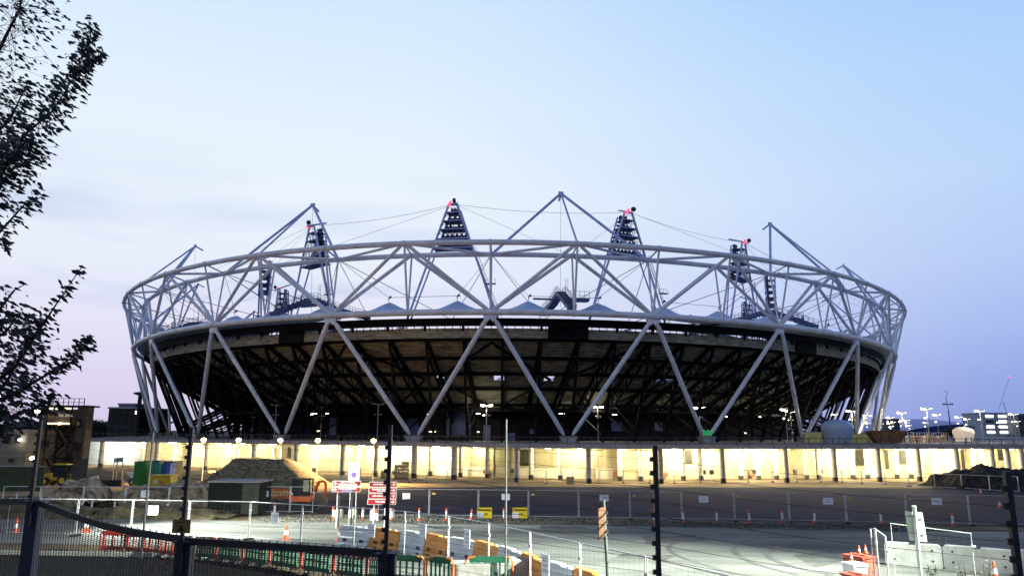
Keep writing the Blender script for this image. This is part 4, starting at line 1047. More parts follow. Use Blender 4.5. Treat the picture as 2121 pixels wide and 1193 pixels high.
for i in range(len(TPn)-1):
    a, b = TPn[i], TPn[i+1]; c = (a+b)/2; Lb = (b-a).length
    white = i % 2 == 0
    if white:
        if pW is None: o = pW = water_barrier(BW, 1.5)
        else: o = dup(pW)
        nW += 1; tag(o, 'white plastic road barrier in the alternating row, %s white one from the left' % ordn(nW), 'road barrier', 'white and orange road barriers')
    else:
        if pO is None: o = pO = water_barrier(BO, 1.5)
        else: o = dup(pO)
        nO += 1; tag(o, 'orange plastic road barrier in the alternating row, %s orange one from the left' % ordn(nO), 'road barrier', 'white and orange road barriers')
    o.location = (c.x, c.y, gz(c.y)); o.rotation_euler = (0, math.atan2(gz(c.y)-gz(c.y+.01), 1)*0, math.atan2(b.y-a.y, b.x-a.x)+random.uniform(-.03, .03)); o.scale.x = Lb/1.5

# ------------------------------------------------------------------ pedestrian barriers (plastic)
GRN = mat('green_plastic', (.02, .12, .07), .45, 0, .2, 2)
REDP = mat('red_plastic', (.42, .03, .02), .5, 0, .2, 2)
ORP = mat('orange_plastic', (.70, .17, .03), .5, 0, .15, 2)
RWS = mat('red_white_band', (.7, .7, .7), .5)
def ped_barrier(body, end, Lb=1.9, nwin=5, stripe=False, slats=False):
    o_ = bpy.data.objects.new('pedestrian_barrier', None); COL.objects.link(o_)
    m = MB(); t = .05
    m.box(-Lb/2+.12, Lb/2-.12, -t/2, t/2, .78, 1.0); m.box(-Lb/2+.12, Lb/2-.12, -t/2, t/2, .16, .32)
    for i in range(nwin+1):
        x = -Lb/2+.2+(Lb-.4)*i/nwin; m.box(x-.035, x+.035, -t/2+.003, t/2-.003, .32, .78)
    if slats:
        m.box(-Lb/2+.2, Lb/2-.2, -t/2+.006, t/2-.006, .52, .58)
    m.build('panel', body, o_)
    for sg in (-1, 1):
        m = MB(); x = sg*Lb/2
        m.path([(x-sg*.3, 0, .97), (x-sg*.1, 0, .95), (x, 0, .82), (x, 0, .32), (x-sg*.08, 0, .19), (x-sg*.25, 0, .17)], .04, 6); m.build('end_loop', end, o_, True)
        m = MB(); m.box(sg*(Lb/2-.35)-.04, sg*(Lb/2-.35)+.04, -.28, .28, 0, .07); m.box(sg*(Lb/2-.35)-.03, sg*(Lb/2-.35)+.03, -.03, .03, .07, .17); m.build('foot', BLACK, o_)
    if stripe:
        m = MB(); n = 8
        for i in range(n):
            x0 = -Lb/2+.2+(Lb-.4)*i/n; m.box(x0, x0+(Lb-.4)/n, -t/2-.012, -t/2-.004, .82, .96, i % 2)
        m.build('striped_band', [RWS, REDP], o_)
    return o_
def place_path(pts, step, fn, labels, group, cat, H=1.0, rzj=.04):
    W_ = [at(u, v, dz(v, u, H)) for u, v in pts]; res = []
    proto = None; n = 0
    for i in range(len(W_)-1):
        a, b = W_[i], W_[i+1]; Ln = (b-a).length; k = max(1, round(Ln/step))
        for j in range(k):
            c = a.lerp(b, (j+.5)/k)
            if proto is None: o = proto = fn()
            else: o = dup(proto)
            o.location = (c.x, c.y, gz(c.y)); o.rotation_euler = (0, 0, math.atan2(b.y-a.y, b.x-a.x)+random.uniform(-rzj, rzj)); o.scale.x = Ln/k/step
            tag(o, labels(n), cat, group); n += 1; res.append(o)
    return res
place_path([(209, 1098), (262, 1099), (330, 1104), (400, 1112)], 1.35, lambda: ped_barrier(REDP, REDP, 1.32, 2), lambda n: 'red plastic pedestrian barrier behind the near mesh, %s of the red run' % ordn(n+1), 'red pedestrian barriers', 'barrier')
place_path([(404, 1110), (450, 1112), (505, 1117), (560, 1123), (625, 1131), (692, 1139), (762, 1146), (800, 1149)], 1.35, lambda: ped_barrier(GRN, REDP, 1.32, 6, stripe=True, slats=True), lambda n: 'green pedestrian barrier with red ends in the shaded run, %s from the left' % ordn(n+1), 'green pedestrian barriers in shade', 'barrier')
place_path([(806, 1147), (880, 1150)], 1.5, lambda: ped_barrier(GRN, ORP, 1.46, 4), lambda n: 'green barrier with orange end right of the tall dark fence post', 'green barriers near the road', 'barrier')
place_path([(884, 1150), (940, 1154)], 1.2, lambda: ped_barrier(GRN, ORP, 1.15, 4), lambda n: 'short slanting green barrier between two longer green ones', 'green barriers near the road', 'barrier')
place_path([(965, 1151), (1062, 1151)], 1.6, lambda: ped_barrier(GRN, ORP, 1.6, 5), lambda n: 'largest green barrier with orange ends at the bottom centre', 'green barriers near the road', 'barrier')
m = MB(); c = at(960, 1165, 27.5); m.box(c.x-.75, c.x+.95, c.y, c.y+.8, gz(27)-.1, gz(27)+.72); m.box(c.x+1.2, c.x+2.3, c.y+.3, c.y+1.2, gz(27)-.1, gz(27)+.8)
shape('concrete_block', 'rough grey concrete blocks behind the largest green barrier', 'concrete block', m, CONC2)
for (u, v, s_, lab) in ((399, 1031, 1.15, 'orange plastic barrier beside the yellow sandbags at left'), (583, 1036, 1.15, 'orange plastic barrier left of the small digger')):
    o = ped_barrier(ORP, ORP, 1.5, 4, slats=True); p = gp(u, v); o.location = p; o.rotation_euler.z = .5; o.scale = (s_, s_, s_); tag(o, lab, 'barrier')
# steel crowd barriers by the cabin
def crowd():
    o_ = bpy.data.objects.new('crowd_barrier', None); COL.objects.link(o_); m = MB()
    m.path([(-1.1, 0, .1), (-1.1, 0, 1.0), (-1.0, 0, 1.1), (1.0, 0, 1.1), (1.1, 0, 1.0), (1.1, 0, .1)], .025, 6); m.tube((-1.1, 0, .2), (1.1, 0, .2), .02, n=6); m.build('frame', TUBE, o_)
    for i in range(13):
        x = -1+i/6.; m = MB(); m.tube((x, 0, .2), (x, 0, 1.1), .011, n=4); m.build('bar', TUBE, o_)
    for x in (-1, 1): m = MB(); m.bar((x, -.3, .04), (x, .3, .04), .05); m.build('foot', TUBE, o_)
    return o_
o = crowd(); o.location = gp(428, 1064); tag(o, 'steel crowd barrier with upright bars left of the dark cabin', 'crowd barrier')

# ------------------------------------------------------------------ road signs
RS = mat('dark_red_sign', (.35, .01, .012), .45, 0, .1, 1)
YS = mat('yellow_sign', (.82, .62, .02), .45, 0, .05, 1)
BK = mat('black_sign_ink', (.02, .015, .01), .6)
BLU = mat('blue_patch', (.22, .2, .75), .5)
PUR = mat('purple_disc', (.22, .12, .42), .5)
def board(m, x0, x1, z0, z1, y=-.04, th=.03, mi=0, rr=.05):
    P = []
    for cx, cz, a0 in ((x1-rr, z0+rr, -90), (x1-rr, z1-rr, 0), (x0+rr, z1-rr, 90), (x0+rr, z0+rr, 180)):
        for k_ in range(4): t = R(a0+30*k_); P.append((cx+rr*math.cos(t), cz+rr*math.sin(t)))
    m.prism(P, (0, y, 0), (1, 0, 0), (0, 0, 1), (0, 1, 0), th, mi)
def arrow(parent, x, z, L_, sg, mtl, w=.045, y=-.062):
    m = MB(); h = w*3
    P = [(-L_/2, -w/2), (L_/2-h, -w/2), (L_/2-h*1.1, -h*.75), (L_/2, 0), (L_/2-h*1.1, h*.75), (L_/2-h, w/2), (-L_/2, w/2)]
    P = [(sg*a, b) for a, b in P]
    m.prism(P, (x, y, z), (1, 0, 0), (0, 0, 1), (0, 1, 0), .006); m.build('arrow', mtl, parent)
D_ = 47.5
def sx2(u, v=1010): return at(u, v, D_)
def signset(u0, u1, rows, label, posts, name='direction_sign'):
    c = sx2((u0+u1)/2); g = gz(D_); t = empty(name, (c.x, D_, g), label, 'road sign')
    for (ua, ub_, v0, v1, txt, sg, extra, sz) in rows:
        xa, xb = sx2(ua).x-c.x, sx2(ub_).x-c.x; z1, z0 = at(ua, v0, D_).z-g, at(ua, v1, D_).z-g
        m = MB(); board(m, xa, xb, z0, z1); bd = m.build('sign_board', WHT, t)
        m = MB(); board(m, xa+.035, xb-.035, z0+.03, z1-.03, y=-.052, th=.01, rr=.03); m.build('sign_face', RS, bd)
        zc = (z0+z1)/2; xc = (xa+xb)/2+(.08 if sg < 0 else -.1)
        lettering(txt, sz, WTXT, bd, (xc, -.06, zc+(.05 if extra else 0)), (R(90), 0, 0), bold=.006)
        ax_ = xa+.2 if sg < 0 else xb-.2
        arrow(bd, ax_, zc, .26, sg, WTXT)
        if extra:
            m = MB(); m.box(xc-.32, xc+.32, -.062, -.055, z0+.045, z0+.135); m.build('blue_strip', BLU, bd)
    for ux, vt, mt, r_ in posts:
        x = sx2(ux).x-c.x; zt_ = at(ux, vt, D_).z-g
        m = MB(); m.tube((x, .05, 0), (x, .05, zt_), r_, n=8); m.build('post', mt, t)
    return t
signset(688, 748, [(688.5, 747.5, 995, 1006, 'ALL OTHER\nDESTINATIONS', -1, 0, .165), (688, 747, 1007.5, 1018.3, 'TEAM LOGISTICS', -1, 1, .15)], 'red two-row direction board with arrows pointing left', [(704, 955, BLACK, .05), (730.5, 1015, BLACK, .05), (699.5, 1018, GALV, .035)])
signset(763, 822, [(764.5, 822, 997, 1008, 'NOTE HEAD HOUSE', 1, 0, .11), (764, 822, 1009, 1020, 'EQUIPMENT AND PARTS\n(Kettor Bea)', 1, 0, .10), (763.5, 822, 1021, 1032, 'SDPS CHEAD HOUSE', 1, 0, .11), (762.5, 821.5, 1033, 1044.5, 'THE ORB', 1, 0, .15)], 'red four-row direction board with arrows pointing right', [(776, 1000, WHT, .04), (799, 1000, WHT, .04)])
def cblock(u, v, w, h, label, mtl=CONC2):
    p = gp(u, v); m = MB(); m.box(-w/2, w/2, 0, .6, 0, h-.04); m.box(-w/2+.03, w/2-.03, .03, .57, h-.04, h); m.box(-.05, .05, .25, .35, h, h+.1)
    o = m.build('concrete_block', mtl); o.location = p; return tag(o, label, 'concrete block', 'blocks holding the sign posts')
PALEC = mat('pale_block', (.62, .60, .50), .85, 0, .1, 2)
cblock(699, 1074.5, .5, .62, 'grey-beige block under the left post of the two-row red board', PALEC); cblock(728, 1074.5, .5, .62, 'grey-beige block under the right post of the two-row red board', PALEC)
cblock(772, 1074.5, .42, .6, 'white block under the left post of the four-row red board', WHT); cblock(807, 1074.5, .5, .6, 'white block under the right post of the four-row red board', WHT)
p = gp(779, 1076); m = MB(); m.prism([(-.3, 0), (.32, 0), (.26, .52), (-.24, .52)], (p.x, p.y-.9, p.z+.02), (1, 0, 0), (0, .25, .97), (0, 1, 0), .03); t = shape('leaning_sign', 'blank blue-grey sign plate leaning before the white blocks', 'sign plate', m, mat('grey_plate', (.36, .39, .48), .5))
m = MB(); m.box(p.x-.13, p.x+.15, p.y-.55, p.y-.5, p.z+.5, p.z+.82); m.build('red_plate', ORR, t)
# white speed board with 15 and purple disc
D_ = 50
c = at(733.5, 975, D_); g = gz(D_); t = empty('speed_sign', (c.x, D_, g), 'white board with a ringed 15 above a purple disc', 'road sign')
hw2 = (at(745, 975, D_).x-at(722, 975, D_).x)/2; z1, z0 = at(733, 957, D_).z-g, at(733, 994, D_).z-g
m = MB(); board(m, -hw2, hw2, z0, z1); bd = m.build('sign_board', WHT, t)
def ring(r0, r1, x, z, y, mtl, name, parent):
    m = MB(); n = 28
    for i in range(n):
        a, b = 2*math.pi*i/n, 2*math.pi*(i+1)/n
        f = lambda r, t_: (x+r*math.cos(t_), y, z+r*math.sin(t_))
        if r0 > 0: m.face([f(r0, a), f(r1, a), f(r1, b), f(r0, b)])
        else: m.face([(x, y, z), f(r1, a), f(r1, b)])
    return m.build(name, mtl, parent, fix=False)
GRYI = mat('grey_ink', (.15, .15, .2), .6)
zc = at(733, 969, D_).z-g; ring(.17, .195, 0, zc, -.048, GRYI, 'ring', bd); lettering('15', .22, GRYI, bd, (0, -.046, zc), (R(90), 0, 0), bold=.004)
zc = at(733, 983, D_).z-g; ring(0, .18, 0, zc, -.048, PUR, 'disc', bd)
lettering('Drive Safely', .11, GRYI, bd, (0, -.046, z0+.09), (R(90), 0, 0)); lettering('Travel Safely', .1, GRYI, bd, (0, -.046, z1-.2), (R(90), 0, 0))
for x in (-.2, .2): m = MB(); m.tube((x, .06, 0), (x, .06, z0+.1), .03, n=6); m.build('post', GALV, t)
# diversion signs
def diversion():
    o_ = bpy.data.objects.new('diversion_sign', None); COL.objects.link(o_)
    m = MB(); m.box(-.54, .54, -.03, 0, .2, .96); fr = m.build('frame', BK, o_)
    m = MB(); m.box(-.51, .51, -.042, -.031, .23, .93); bd = m.build('sign_face', YS, fr)
    lettering('Diversion', .23, BK, bd, (0, -.048, .78), (R(90), 0, 0), bold=.006)
    arrow(bd, .05, .5, .34, 1, BK, .04, -.05)
    m = MB(); m.box(-.53, -.1, -.05, -.044, .24, .6); m.build('paper_sheet', NOTE, bd)
    for z in (.52, .45, .36): m = MB(); m.box(-.47, -.2, -.054, -.051, z, z+.02); m.build('print_line', NINK, bd)
    for sg in (-1, 1):
        m = MB(); m.bar((sg*.52, 0, 0), (sg*.52, 0, .96), .04); m.bar((sg*.52, .5, 0), (sg*.52, 0, .9), .03); m.build('leg', BK, o_)
    return o_
dv = diversion(); dv.location = gp(1003.5, 1079.5); dv.rotation_euler.z = .05; tag(dv, 'yellow Diversion sign with right arrow, left of the tall thin pole', 'road sign', 'diversion signs')
d2 = dup(dv); d2.location = gp(1077, 1079.5); d2.rotation_euler.z = 0; tag(d2, 'yellow Diversion sign with right arrow, right of the tall thin pole', 'road sign', 'diversion signs')
# sign seen edge-on, and the grey back of a sign
pa = at(1250, 1035, 21); g = gz(21); t = empty('side_on_sign', (pa.x, 21, g), 'dark post with an orange-brown board seen nearly edge-on', 'road sign')
m = MB(); m.tube((.13, 0, 0), (0, 0, pa.z-g), .05, .045, n=8); m.build('post', mat('grey_green_post', (.12, .15, .14), .5, .2), t)
zt_, zb_ = at(1250, 1048, 21).z-g, at(1250, 1110, 21).z-g
m = MB(); m.hexa([(-.25, -.7, zb_), (.03, .0, zb_+.04), (.06, 0, zb_+.04), (-.22, -.7, zb_), (-.25, -.7, zt_), (.03, 0, zt_), (.06, 0, zt_), (-.22, -.7, zt_)]); bd = m.build('sign_board', mat('brown_back', (.10, .045, .02), .5, 0, .3, 3), t)
m = MB(); [m.bar((-.02, -.88, z), (.1, 0.02, z), .04) for z in (zt_-.15, (zt_+zb_)/2, zb_+.15)]; m.build('bracket', BK, bd)
D_ = 25
pa = at(1893, 1047, D_); g = gz(D_); pb_ = at(1907, 1195, D_); t = empty('sign_back', (pa.x, D_, g), 'pale grey-green back of a square sign on a leaning post', 'road sign')
lean = (pb_.x-pa.x)
SGB = mat('pale_green_metal', (.48, .58, .56), .4, .2, .12, 2)
zt2 = pa.z-g; m = MB(); m.tube((lean, 0, 0), (0, 0, zt2), .065, n=8); m.build('post', SGB, t)
za, zb2 = at(1893, 1059, D_).z-g, at(1893, 1119, D_).z-g; x0, x1 = at(1879, 1080, D_).x-pa.x, at(1915, 1080, D_).x-pa.x; s_ = lean/zt2
m = MB(); m.hexa([(x0+.07, .08, zb2), (x1+.07, .08, zb2-.05), (x1+.07, .1, zb2-.05), (x0+.07, .1, zb2), (x0, .08, za), (x1, .08, za-.03), (x1, .1, za-.03), (x0, .1, za)]); bd = m.build('sign_board', SGB, t)
m = MB(); m.bar(((x0+x1)/2+.1, .05, zb2), ((x0+x1)/2+.02, .05, za-.05), .05, .03); [m.bar((x0+.06, .06, z), (x1, .06, z), .03, .04) for z in (za-.2, zb2+.2)]; m.build('bracket', SGB, bd)
# tall thin pole in the middle and the whip pole at left
D_ = 27; pa = at(1049, 868, D_); g = gz(D_); t = empty('thin_pole', (pa.x, D_, g), 'tall slender grey pole rising between the diversion signs', 'pole')
m = MB(); m.tube((0, 0, 0), (0, 0, pa.z-g), .04, .03, n=8); m.build('shaft', mat('grey_pole', (.15, .17, .17), .4, .3), t)
m = MB(); m.tube((.15, 0, 0), (.05, 0, 2.2), .012, n=4); m.build('stay_wire', WIRE, t)
D_ = 24; pa, pb2 = at(318, 893, D_), at(297, 1100, D_); g = gz(D_); t = empty('thin_pole', (pb2.x, D_, pb2.z-.8), 'thin leaning whip pole in front of the left spoil heap', 'pole')
m = MB(); m.tube((0, 0, 0), (pa.x-pb2.x, 0, pa.z-pb2.z+.8), .035, .03, n=6); m.build('shaft', mat('dark_pole', (.08, .08, .09), .4, .3), t)

# ------------------------------------------------------------------ lamp columns in front of the arcade (warm)
proto = None
for i, (u, v) in enumerate(((425, 911), (497, 913), (583, 912.5), (660, 915.5), (775, 915.5))):
    D = 112; p = at(u, v, D)
    if proto is None:
        o = proto = empty('lamp_column', (0, 0, 0), '', 'lamp column'); h = p.z-gz(D)
        m = MB(); m.tube((0, 0, 0), (0, 0, h), .07, .05, n=8); m.build('pole', LAMPP, o); m = MB(); m.bar((0, 0, h), (0, -.5, h+.05), .06); m.build('arm', LAMPP, o)
        m = MB(); m.lathe([(.14, -.24), (.38, 0), (.32, .26), (.05, .36)], 10, o=(0, -.55, h-.05)); m.build('lantern', LAMPO, o, True)
    else: o = dup(proto)
    o.location = (p.x, D, gz(D)); tag(o, 'orange glowing lamp column before the arcade, %s from the left' % ordn(i+1), 'lamp column', 'orange lamp columns')
    spot('column_light', (p.x, D-.9, p.z-.5), (p.x, D-2.5, 0), 15000, (1, .66, .3), .2, 150, .6)

# ------------------------------------------------------------------ site cabin
D_ = 56; a, b = at(433, 1000, D_), at(540, 1000, D_); g = gz(D_); w = b.x-a.x; h = at(480, 996, D_).z-g
CABM = mat('dark_green_cabin', (.010, .014, .014), .7, 0, .2, .8, spec=.1)
t = empty('site_cabin', (a.x, D_, g), 'dark green flat-roofed site cabin behind the mesh fence', 'cabin')
m = MB(); m.box(0, w, 0, 2.6, .08, h-.1)
for i in range(14): m.box(w*i/14+.06, w*i/14+.16, -.03, 0.01, .12, h-.15)
m.build('wall', CABM, t)
m = MB(); m.box(-.08, w+.08, -.08, 2.7, h-.1, h); m.build('roof', mat('pale_roof_edge', (.2, .18, .2), .6), t)
m = MB(); m.box(w*.66, w*.985, -.06, -.035, .15, h-.2); d = m.build('door', mat('brown_green_door', (.02, .024, .015), .7), t); m = MB(); m.box(w*.78, w*.89, -.09, -.062, h*.55, h*.85); m.build('vent', BLACK, d)
LEAFG = mat('green_foliage', (.07, .13, .035), .7, 0, .4, 2)
for u, v, w_, hh, lab in ((478, 1066, 1.3, 1.35, 'light green bush in front of the dark cabin'), (545, 1064, .5, .5, 'small low bush right of the dark cabin')):
    p = gp(u, v); t = empty('bush', p, lab, 'bush'); m = MB()
    for j in range(7): leaf_blob(m, (random.uniform(-.4, .4)*w_, random.uniform(-.2, .2), hh*random.uniform(.2, .75)), w_*.28, .3, hh*.25, 120, .03, .08)
    m.build('foliage', LEAFG, t); m = MB(); [m.tube((0, 0, 0), (random.uniform(-.4, .4)*w_, 0, hh*.6), .015, n=4) for _ in range(5)]; m.build('stem', BARK, t)
SANDB = mat('yellow_sandbag', (.70, .52, .15), .8, 0, .2, 3, .2)
random.seed(8)
for j in range(4):
    p = gp(402+7*(j % 3), 1010-6*(j//3)); m = MB(); m.lathe([(.3, 0), (.5, .15), (.5, .35), (.3, .5)], 10, o=(0, 0, 0)); o = m.build('sandbag', SANDB, None, True); o.location = p+Vector((0, 6, .9 if j < 3 else 1.25)); o.location.z += 0; o.scale = (1.2, .8, .8)
    tag(o, 'yellow filled sack on the heap left of the dark cabin, %s' % ('topmost one' if j == 3 else ordn(j+1)+' in the bottom layer'), 'sack', 'yellow sacks')

# ------------------------------------------------------------------ mini excavator
EXO = mat('orange_machine_paint', (.75, .12, .02), .35, 0, .12, 1)
D_ = 62; c = at(630, 1000, D_); g = gz(D_)
t = empty('mini_excavator', (c.x, D_, g), 'small orange tracked digger with black cab and folded arm', 'excavator', rz=0)
for y in (-.75, .75):
    m = MB(); P = []
    for cx, a0 in ((.85, -90), (-.85, 90)):
        for k_ in range(7): tt = R(a0+30*k_); P.append((cx+.24*math.cos(tt), .26+.24*math.sin(tt)))
    m.prism(P, (-.1, y-.17, 0), (1, 0, 0), (0, 0, 1), (0, 1, 0), .34); m.build('track', BLACK, t)
m = MB(); m.box(-.6, .5, -.5, .5, .35, .6); m.lathe([(.4, .55), (.4, .72)], 14, o=(-.1, 0, 0)); m.build('undercarriage', BLACK, t)
m = MB(); m.box(1.15, 1.3, -.7, .7, .12, .5); m.bar((.5, -.4, .4), (1.2, -.5, .3), .1); m.bar((.5, .4, .4), (1.2, .5, .3), .1); m.build('dozer_blade', BLACK, t)
m = MB(); m.prism([(-.95, .72), (.75, .72), (.85, 1.0), (.75, 1.35), (-.9, 1.35), (-1.0, 1.1)], (0, -.65, 0), (1, 0, 0), (0, 0, 1), (0, 1, 0), 1.3); m.build('body', EXO, t)
m = MB(); m.box(-.85, .7, -.67, -.652, 1.15, 1.5); m.build('dark_band', BLACK, t)
m = MB()
for x, y in ((-.85, -.6), (.05, -.6), (.65, -.6), (-.85, .35), (.65, .35)): m.bar((x, y, 1.35), (x*.95, y, 2.42), .09)
m.box(-.9, .68, -.64, .4, 2.4, 2.5); m.box(-.85, .05, -.62, -.58, 1.36, 1.7); cb = m.build('cab', BLACK, t)
m = MB(); m.box(.1, .6, -.6, -.58, 1.5, 2.38); m.build('window', mat('cab_glass', (.35, .38, .25), .1, 0, .2, 2), cb)
m = MB(); m.box(-.8, 0, -.6, -.59, 1.7, 2.38); m.build('window', DGL, cb)
m = MB(); m.box(-.45, -.05, -.3, .1, 1.4, 1.95); m.build('seat', BLACK, cb)
m = MB(); m.path([(.75, 0, 1.15), (1.0, 0, 1.75), (1.2, 0, 2.2), (1.5, 0, 2.3)], [.12, .13, .13, .1], 8); m.build('boom', EXO, t, True)
m = MB(); m.path([(1.45, 0, 2.33), (1.75, 0, 2.2), (1.78, 0, 1.5), (1.75, 0, 1.0)], [.1, .12, .1, .08], 8); m.build('dipper_arm', EXO, t, True)
m = MB(); m.tube((.95, -.02, 1.0), (1.15, -.02, 1.9), .04, n=6); m.tube((1.2, 0, 2.45), (1.75, 0, 2.3), .035, n=6); m.build('hydraulic_ram', BLACK, t)
m = MB(); m.prism([(1.55, .95), (1.9, 1.0), (1.95, .55), (1.7, .3), (1.35, .35), (1.5, .6)], (0, -.3, 0), (1, 0, 0), (0, 0, 1), (0, 1, 0), .6); m.build('bucket', mat('bucket_steel', (.08, .06, .05), .6), t)
# ------------------------------------------------------------------ site dumper
D_ = 104; c = at(290, 985, D_); t = empty('site_dumper', (c.x, D_, gz(D_)), 'small dumper with orange skip and white side panel', 'dumper')
def wheel(parent, x, y, r, w=.3, rim=WSL, z=None):
    z = r if z is None else z
    m = MB(); P = [(r*math.cos(2*math.pi*i/18), r*math.sin(2*math.pi*i/18)) for i in range(18)]; m.prism(P, (x, y-w/2, z), (1, 0, 0), (0, 0, 1), (0, 1, 0), w); wo = m.build('wheel', BLACK, parent)
    m = MB(); P = [(r*.55*math.cos(2*math.pi*i/14), r*.55*math.sin(2*math.pi*i/14)) for i in range(14)]; m.prism(P, (x, y-w/2-.02, z), (1, 0, 0), (0, 0, 1), (0, 1, 0), w+.04); m.build('rim', rim, wo)
for x in (-.5, 1.7):
    for y in (-.8, .8): wheel(t, x, y, .52, .35, mat('grey_rim', (.4, .4, .3), .6))
m = MB(); m.box(-.9, 2.4, -.5, .5, .5, .85); m.build('chassis', BLACK, t)
m = MB(); m.prism([(-1.3, 2.0), (-.2, .9), (.5, 1.0), (.75, 2.1), (.6, 2.2), (-1.2, 2.1)], (-.2, -.9, 0), (1, 0, 0), (0, 0, 1), (0, 1, 0), 1.8); m.build('skip', EXO, t)
m = MB(); m.prism([(-1.4, 2.0), (-.3, .75), (.15, .9), (.2, 1.95)], (-.2, -.95, 0), (1, 0, 0), (0, 0, 1), (0, 1, 0), .04); m.build('side_panel', WHT, t)
m = MB(); m.box(1.3, 2.4, -.45, .45, .85, 1.4); m.build('engine_cover', EXO, t)
m = MB(); m.path([(1.2, -.4, .9), (1.2, -.4, 2.7), (1.2, .4, 2.7), (1.2, .4, .9)], .04, 6); m.build('roll_bar', BLACK, t); m = MB(); m.box(.85, 1.25, -.25, .25, .9, 1.3); m.build('seat', BLACK, t)
# ------------------------------------------------------------------ backhoe loader
YM = mat('yellow_machine_paint', (.75, .55, .03), .4, 0, .15, 1)
D_ = 104; c = at(125, 985, D_); t = empty('backhoe_loader', (c.x, D_, gz(D_)), 'yellow digger loader with dark cab beside the brown screen panels', 'digger')
for x, r in ((-1.5, .55), (.9, .7)):
    for y in (-.9, .9): wheel(t, x, y, r, .4, YM)
m = MB(); m.box(-2.2, .6, -.5, .5, .7, 1.5); m.prism([(-2.2, .8), (-.4, .8), (-.4, 1.75), (-2.1, 1.5)], (0, -.55, 0), (1, 0, 0), (0, 0, 1), (0, 1, 0), 1.1); m.build('body', YM, t)
m = MB()
for x, y in ((-.5, -.7), (.4, -.7), (1.2, -.7), (-.5, .7), (1.2, .7)): m.bar((x, y, 1.3), (x*.92, y, 2.75), .1)
m.box(-.6, 1.3, -.75, .75, 1.2, 1.55); cb = m.build('cab', BLACK, t)
m = MB(); m.box(-.65, 1.25, -.8, .8, 2.75, 2.9); m.build('cab_roof', YM, cb); m = MB(); m.box(-.45, 1.1, -.68, -.66, 1.55, 2.72); m.build('window', DGL, cb)
m = MB(); m.bar((-1.2, -.6, 1.4), (-2.9, -.6, .8), .15); m.bar((-1.2, .6, 1.4), (-2.9, .6, .8), .15); m.prism([(-3.4, .2), (-2.8, .15), (-2.7, .9), (-3.1, 1.0)], (0, -1, 0), (1, 0, 0), (0, 0, 1), (0, 1, 0), 2); m.build('front_bucket', YM, t)
m = MB(); m.bar((1.5, 0, 1.0), (2.1, 0, 2.6), .25); m.bar((2.1, 0, 2.6), (2.6, 0, 1.2), .2); m.build('rear_arm', YM, t); m = MB(); m.prism([(2.3, 1.2), (2.8, 1.3), (2.7, .7), (2.3, .8)], (0, -.3, 0), (1, 0, 0), (0, 0, 1), (0, 1, 0), .6); m.build('rear_bucket', YM, t)
# ------------------------------------------------------------------ skip, containers, exit sign
YK = mat('yellow_skip_paint', (.80, .55, .02), .5, 0, .15, .8)
D_ = 82; a, b = at(310, 990, D_), at(353, 990, D_); w = b.x-a.x; g = gz(D_); h = at(330, 979, D_).z-g-.35
t = empty('yellow_skip', (a.x, D_, g), 'bright yellow ribbed waste skip on the site track', 'skip')
m = MB(); m.prism([(0, 0), (w, 0), (w, h), (0, h)], (0, 0, 0), (1, 0, 0), (0, 0, 1), (0, 1, 0), 1.8); 
for i in range(6): m.box(w*(i+.5)/6-.05, w*(i+.5)/6+.05, -.08, 0.01, .05, h-.1)
m.box(-.06, w+.06, -.1, 1.9, h, h+.12); m.build('body', YK, t)
m = MB(); m.box(w*.25, w*.42, -.1, -.085, h*.6, h*.8); m.build('sticker', WHT, t)
def container(u0, u1, v, D, label, mtl, name='container', rib=10, depth=2.4):
    a, b = at(u0, v, D), at(u1, v, D); g = gz(D); w = b.x-a.x; h = a.z-g
    t = empty(name, (a.x, D, g), label, 'container')
    m = MB(); m.box(0, w, 0, depth, .1, h)
    for i in range(rib): m.box(w*(i+.25)/rib, w*(i+.6)/rib, -.04, .01, .15, h-.1)
    m.build('body', mtl, t); m = MB(); m.box(-.03, w+.03, -.03, depth+.03, h, h+.07); m.build('top_frame', BLACK, t)
    return t
container(279, 303, 956.5, 92, 'bright green container behind the orange dumper', mat('bright_green', (.05, .28, .04), .6, 0, .2, 1))
container(303, 362, 956.5, 95, 'dark open container behind the yellow skip', mat('dark_container', (.04, .04, .04), .6, 0, .3, 1), rib=14)
container(338, 353, 959, 91.5, 'small blue tank standing in front of the dark container', mat('mid_blue', (.08, .22, .6), .5), 'fuel_tank', 3, 1.6)
container(316, 331, 955, 90.5, 'small green generator between dumper and blue tank', mat('gen_green', (.05, .3, .2), .5, 0, .3, 2), 'generator', 3, 1.2)
D_ = 100; a = at(237, 947, D_); b = at(255, 957, D_); g = gz(D_); t = empty('exit_sign', (a.x, D_, g), 'dark green pictogram sign on a grey frame before the white wall', 'sign')
w = b.x-a.x; GS = mat('green_sign', (.01, .12, .07), .5)
m = MB(); m.box(0, w, -.05, 0, b.z-g, a.z-g); bd = m.build('sign_board', GS, t)
m = MB(); zz = (a.z+b.z)/2-g; m.bar((w*.12, -.07, zz-.25), (w*.32, -.07, zz+.25), .01, .06); m.bar((w*.32, -.07, zz-.25), (w*.12, -.07, zz+.25), .01, .06); m.box(w*.42, w*.9, -.07, -.055, zz+.08, zz+.2); m.box(w*.42, w*.85, -.07, -.055, zz-.25, zz-.12); m.build('pictogram', WTXT, bd)
for x in (0, w*.35, w): m = MB(); m.bar((x, .05, 0), (x, .05, b.z-g), .12); m.build('post', DOORM, t)
m = MB(); m.box(-1.3, w+.2, -.3, .4, 0, .9); m.build('base_crate', BLACK, t)
D_ = 96; c = at(194, 985, D_); t = empty('cement_mixer', (c.x, D_, gz(D_)), 'small orange mixer trailer right of the brown screen panels', 'mixer'); t.scale = (.75, .75, .75)
